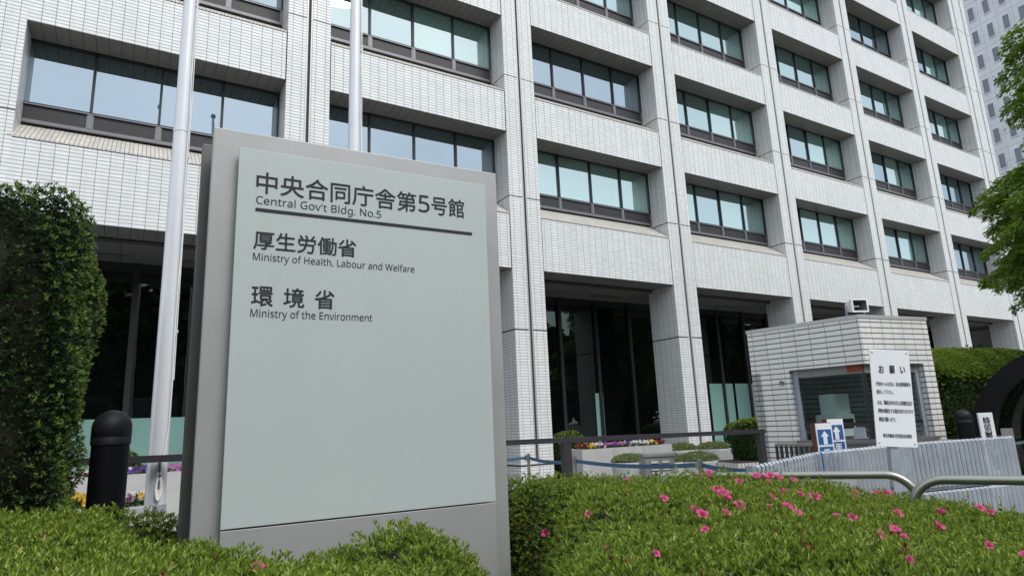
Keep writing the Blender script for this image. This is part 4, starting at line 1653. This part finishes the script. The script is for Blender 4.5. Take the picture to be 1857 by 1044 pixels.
def slat_row(z0, z1, tilt):
    mb = MB()
    s = 0.0
    while s < GL:
        p, d = gate_at(s)
        pitch = .094 if s < 1.75 else .076
        ang = math.atan2(d.y, d.x) + tilt * (1 if s < 1.75 else .8)
        u = Vector((math.cos(ang), math.sin(ang)))
        nrm = Vector((-u.y, u.x))
        w, th = (.034, .012) if s < 1.75 else (.037, .012)
        # rolled slat: rounded top, slight channel section
        prof = [(-w, .008), (-w * .5, -th), (w * .5, -th), (w, .008)]
        base = [p + u * a + nrm * b for a, b in prof]
        top = [q + nrm * .018 for q in base]
        vs_ = [(q.x, q.y, z0) for q in base] + [(q.x, q.y, z1 - .022) for q in base] + [(q.x, q.y, z1) for q in top]
        bk = [(q.x + nrm.x * .03, q.y + nrm.y * .03, z) for q, z in zip(base, [z0] * 4)]
        mb.add(vs_, [(0, 1, 5, 4), (1, 2, 6, 5), (2, 3, 7, 6), (4, 5, 9, 8), (5, 6, 10, 9), (6, 7, 11, 10)], 0)
        s += pitch
    return mb


slat_row(.60, GT, .28).build('slat_panel', M['galv'], gate)
slat_row(.07, .555, .28).build('slat_panel', M['galv'], gate)
mb = MB()
for z in (.565, .05, 1.0):
    for a, b in zip(GP[:-1], GP[1:]):
        d = (b - a).normalized()
        nn_ = Vector((-d.y, d.x))
        pts = [a + nn_ * .022, b + nn_ * .022, b + nn_ * .05, a + nn_ * .05]
        mb.prism(pts, z, z + .03)
mb.build('rail', M['galv'], gate)
mb = MB()
for s in (0.02, 1.66, 3.42, GL):
    p, d = gate_at(s)
    mb.box(p.x - .03, p.y + .055, 0, p.x + .03, p.y + .115, 1.09)
mb.build('posts', M['galv'], gate)

# ------------------------------------------------------------------ steel hoop barriers by the pavement
def hoop(p, q, z, label, lo=0.0):
    t = tag(None or bpy.data.objects.new('hoop_barrier', None), label, 'barrier', 'steel hoop barriers')
    COL.objects.link(t)
    p, q = refit_xy(*p), refit_xy(*q)
    t.location = (p[0], p[1], 0)
    d = Vector((q[0] - p[0], q[1] - p[1], 0))
    L = d.length
    t.rotation_euler = (0, 0, math.atan2(d.y, d.x))
    rr = .17
    pts = [(0, 0, 0), (0, 0, z - rr)]
    pts += [(rr - rr * math.cos(a), 0, z - rr + rr * math.sin(a)) for a in [math.pi / 2 * k / 8 for k in range(1, 9)]]
    pts += [(L - rr + rr * math.sin(a), 0, z - rr + rr * math.cos(a)) for a in [math.pi / 2 * k / 8 for k in range(0, 9)]]
    pts += [(L, 0, 0)]
    mb = MB()
    mb.tube(pts, .027, 14)
    mb.build('hoop_tube', M['stainless'], t)
    mb = MB()
    for x in (0, L):
        mb.lathe([(.06, 0), (.06, .012), (.035, .02)], x, 0, 14)
    mb.build('foot_flange', M['stainless'], t)


hoop((3.55, 3.42), (4.355, 2.25), 1.085, 'bent steel tube barrier at the back of the azaleas, left of the gap')
hoop((4.07, 2.14), (4.75, .60), 1.085, 'bent steel tube barrier in front of the galvanised gate, right of the gap')

# ------------------------------------------------------------------ vertical white sign and arched canopy
vsn = thing('vertical_sign', 'narrow white upright sign with black characters beside the dark arched canopy', 'sign', (10.15, 4.27, 0), math.atan2(-.22, .20))
mb = MB()
mb.box(0, 0, .30, .17, .05, 1.385, 0, bev=.004)
vb = mb.build('board', M['white_paint'], vsn)
text_part('特別警戒実施中', (.045, .60, .125, 1.33), 0.0, M['letter_black'], vb, bold=.002, vertical=True)
mb = MB()
mb.box(.03, .01, 0, .06, .04, .299)
mb.box(.11, .01, 0, .14, .04, .299)
mb.build('legs', M['galv'], vsn)

canopy = thing('arched_canopy', 'dark glazed barrel canopy with a thick black arch front at the right edge', 'canopy', (11.05, 3.5, 0), R(4))
CW, CH, CZ, CL = 1.28, 1.42, .82, 5.0


def arch(x0, x1, w, h, th, mb, mi=0, n=28):
    outer, inner = [(w, 0.0)], [(w - th, 0.0)]
    for k in range(n + 1):
        a = math.pi * k / n
        outer.append((w * math.cos(a), CZ + h * math.sin(a)))
        inner.append(((w - th) * math.cos(a), CZ + (h - th) * math.sin(a)))
    outer.append((-w, 0.0))
    inner.append((-w + th, 0.0))
    m = len(outer)
    vs_ = []
    for x in (x0, x1):
        vs_ += [(x, p[0], p[1]) for p in outer] + [(x, p[0], p[1]) for p in inner]
    fs = []
    for i in range(m - 1):
        a, b, c, d = i, i + 1, m + i + 1, m + i
        fs += [(a, b, c, d), (2 * m + b, 2 * m + a, 2 * m + d, 2 * m + c), (a, 2 * m + a, 2 * m + b, b), (d, c, 2 * m + c, 2 * m + d)]
    fs += [(0, m, 3 * m, 2 * m), (m - 1, 3 * m - 1, 4 * m - 1, 2 * m - 1)]
    mb.add(vs_, fs, mi)


mb = MB()
arch(0, .16, CW, CH, .25, mb)
mb.build('front_arch', M['canopy_paint'], canopy)
for k in range(1, 6):
    mb = MB()
    x = .16 + k * (CL - .16) / 5
    arch(x - .05, x, CW - .10, CH - .10, .07, mb)
    mb.build('rib', M['canopy_paint'], canopy)
mb = MB()
n = 24
vs_, fs = [], []
for x in (.16, CL):
    vs_.append((x, CW - .09, 0))
    vs_ += [(x, (CW - .09) * math.cos(math.pi * k / n), CZ + (CH - .09) * math.sin(math.pi * k / n)) for k in range(n + 1)]
    vs_.append((x, -CW + .09, 0))
m = n + 3
for i in range(m - 1):
    fs.append((i, i + 1, m + i + 1, m + i))
mb.add(vs_, fs, 0, True)
m_, nt_, b_ = new_mat('canopy_glass')
b_.inputs['Base Color'].default_value = (0.01, 0.012, 0.012, 1)
b_.inputs['Roughness'].default_value = 0.1
tr_ = N(nt_, 'ShaderNodeBsdfTransparent')
tr_.inputs['Color'].default_value = (0.34, 0.38, 0.36, 1)
ms_ = N(nt_, 'ShaderNodeMixShader')
ms_.inputs[0].default_value = 0.2
nt_.links.new(tr_.outputs[0], ms_.inputs[1])
nt_.links.new(b_.outputs[0], ms_.inputs[2])
nt_.links.new(ms_.outputs[0], nt_.nodes['Material Output'].inputs['Surface'])
mb.build('vault_glass', m_, canopy)
mb = MB()
for s in (-1, 1):
    mb.box(.2, s * (CW - .17) - .02, .86, CL, s * (CW - .17) + .02, .90)
mb.build('side_rail', M['galv'], canopy)
# small grey plate and ball-topped post next to the canopy
pl = thing('grey_plate', 'small grey-green metal plate standing right of the narrow white sign', 'plate', (10.62, 4.22, 0), R(-50))
mb = MB()
mb.box(0, 0, .1, .14, .02, 1.16)
mb.build('plate', M['cabinet'], pl)
mb = MB()
mb.box(.05, .0205, 0, .09, .05, 1.0)
mb.build('post', M['galv'], pl)

# ------------------------------------------------------------------ trees
def tree(name, label, loc, trunk_h, tips, crown, nclump, leaf_per, L, mats, spread=(1, 1, 1)):
    t = thing(name, label, 'tree', loc)
    mb = MB()
    mb.tube([(0, 0, 0), (.05, .03, trunk_h * .5), (0, .08, trunk_h), (.05, 0, trunk_h * 1.5)], [.26, .21, .18, .10], 12)
    limbs = []
    for k in range(tips):
        a = 6.283 * k / tips + rnd.uniform(-.3, .3)
        rr = crown * rnd.uniform(.55, .9)
        z1 = trunk_h + rnd.uniform(.5, 1.0) * crown
        e_ = Vector((rr * math.cos(a) * spread[0], rr * math.sin(a) * spread[1], z1))
        s_0 = Vector((0, .05, trunk_h * rnd.uniform(.7, 1.1)))
        mid = (s_0 + e_) * .5 + Vector((0, 0, .35))
        mb.tube([s_0, mid, e_], [.10, .06, .02], 7)
        limbs.append((s_0, mid, e_))
    mb.build('trunk', M['bark'], t)
    return t, limbs


tr, limbs = tree('street_tree', 'leafy green tree reaching in from the right edge in front of the tiled building', (17.25, 3.15, 0), 3.0, 9, 3.0, 0, 0, .1, None)
# crown: drooping sprays (flat tiers of leaves) through an uneven volume
nc = 1150
cen = []
while len(cen) < nc:
    u = rng.normal(0, 1, 3)
    u /= np.linalg.norm(u)
    rr = rng.uniform(.45, 1.0) ** .6
    if rng.uniform() < .58:
        p = np.array([u[0] * 2.75 * rr, u[1] * 2.65 * rr + .08, 5.0 + u[2] * 1.95 * rr])
    else:
        p = np.array([.40 + u[0] * 2.4 * rr, -.62 + u[1] * 2.3 * rr, 8.2 + u[2] * 2.5 * rr])
    # gaps: knock out some pockets
    if math.sin(p[0] * 2.1 + 1) * math.sin(p[1] * 2.3) * math.sin(p[2] * 1.5 + .6) > .33:
        continue
    cen.append(p)
cen = np.array(cen)
Bs, Ds, Ns = [], [], []
for c in cen:
    out = np.array([c[0], c[1], 0.0])
    out = out / (np.linalg.norm(out) + 1e-6)
    q = int(rng.integers(140, 220))
    ln = rng.uniform(.5, .95)
    side = np.array([-out[1], out[0], 0])
    a = rng.uniform(0, 1, q) ** .8
    b = rng.normal(0, .24, q) * (1.05 - a * .55)
    droop = -.30 * a ** 2
    P = c + out * (a * ln)[:, None] + side * b[:, None] + np.array([0, 0, 1.0]) * (droop + rng.normal(0, .045, q))[:, None]
    D = out * .8 + side * (b * 2.0)[:, None] + rng.normal(0, .35, (q, 3)) + np.array([0, 0, -.35])
    Bs.append(P)
    Ds.append(D)
    Ns.append(np.tile(np.array([[0, 0, 1.0]]), (q, 1)) + rng.normal(0, .45, (q, 3)))
B, D, Nn = np.concatenate(Bs), np.concatenate(Ds), np.concatenate(Ns)
v, f = leaves(B, D, Nn, rng.uniform(.08, .13, len(B)), rng.uniform(.034, .055, len(B)))
np_mesh('crown', v, f, M['tree_leaf'], parent=tr)
tr2 = copy_tree(tr)
tr2.location = (25.5, 4.2, 0)
tr2.rotation_euler = (0, 0, 2.1)
tr2['label'] = 'street tree farther down the pavement, behind the leafy tree at the right edge'

# park trees behind the photographer: they show only in the glass
Bs, Ns = [], []
for k in range(40):
    cx, cy_ = -70 + (k % 26) * 7.2 + rnd.uniform(-2, 2), -24 + rnd.uniform(-6, 3) - 7 * (k > 25)
    hh = rnd.uniform(11, 17)
    q = 2200
    u = unit(rng.normal(0, 1, (q, 3)))
    rr = rng.uniform(.5, 1, (q, 1)) ** .5
    Bs.append(np.array([cx, cy_, hh * .53]) + u * rr * np.array([[5.2, 4.6, hh * .52]]))
    Ns.append(u + rng.normal(0, .4, (q, 3)))
B, Nn = np.concatenate(Bs), np.concatenate(Ns)
v, f = leaves(B, rng.normal(0, 1, B.shape), Nn, rng.uniform(.9, 1.5, len(B)), rng.uniform(.7, 1.1, len(B)))
tag(np_mesh('park_trees', v, f, M['park_leaf']), 'dark belt of park trees across the street mirrored in the glass', 'trees', kind='stuff')
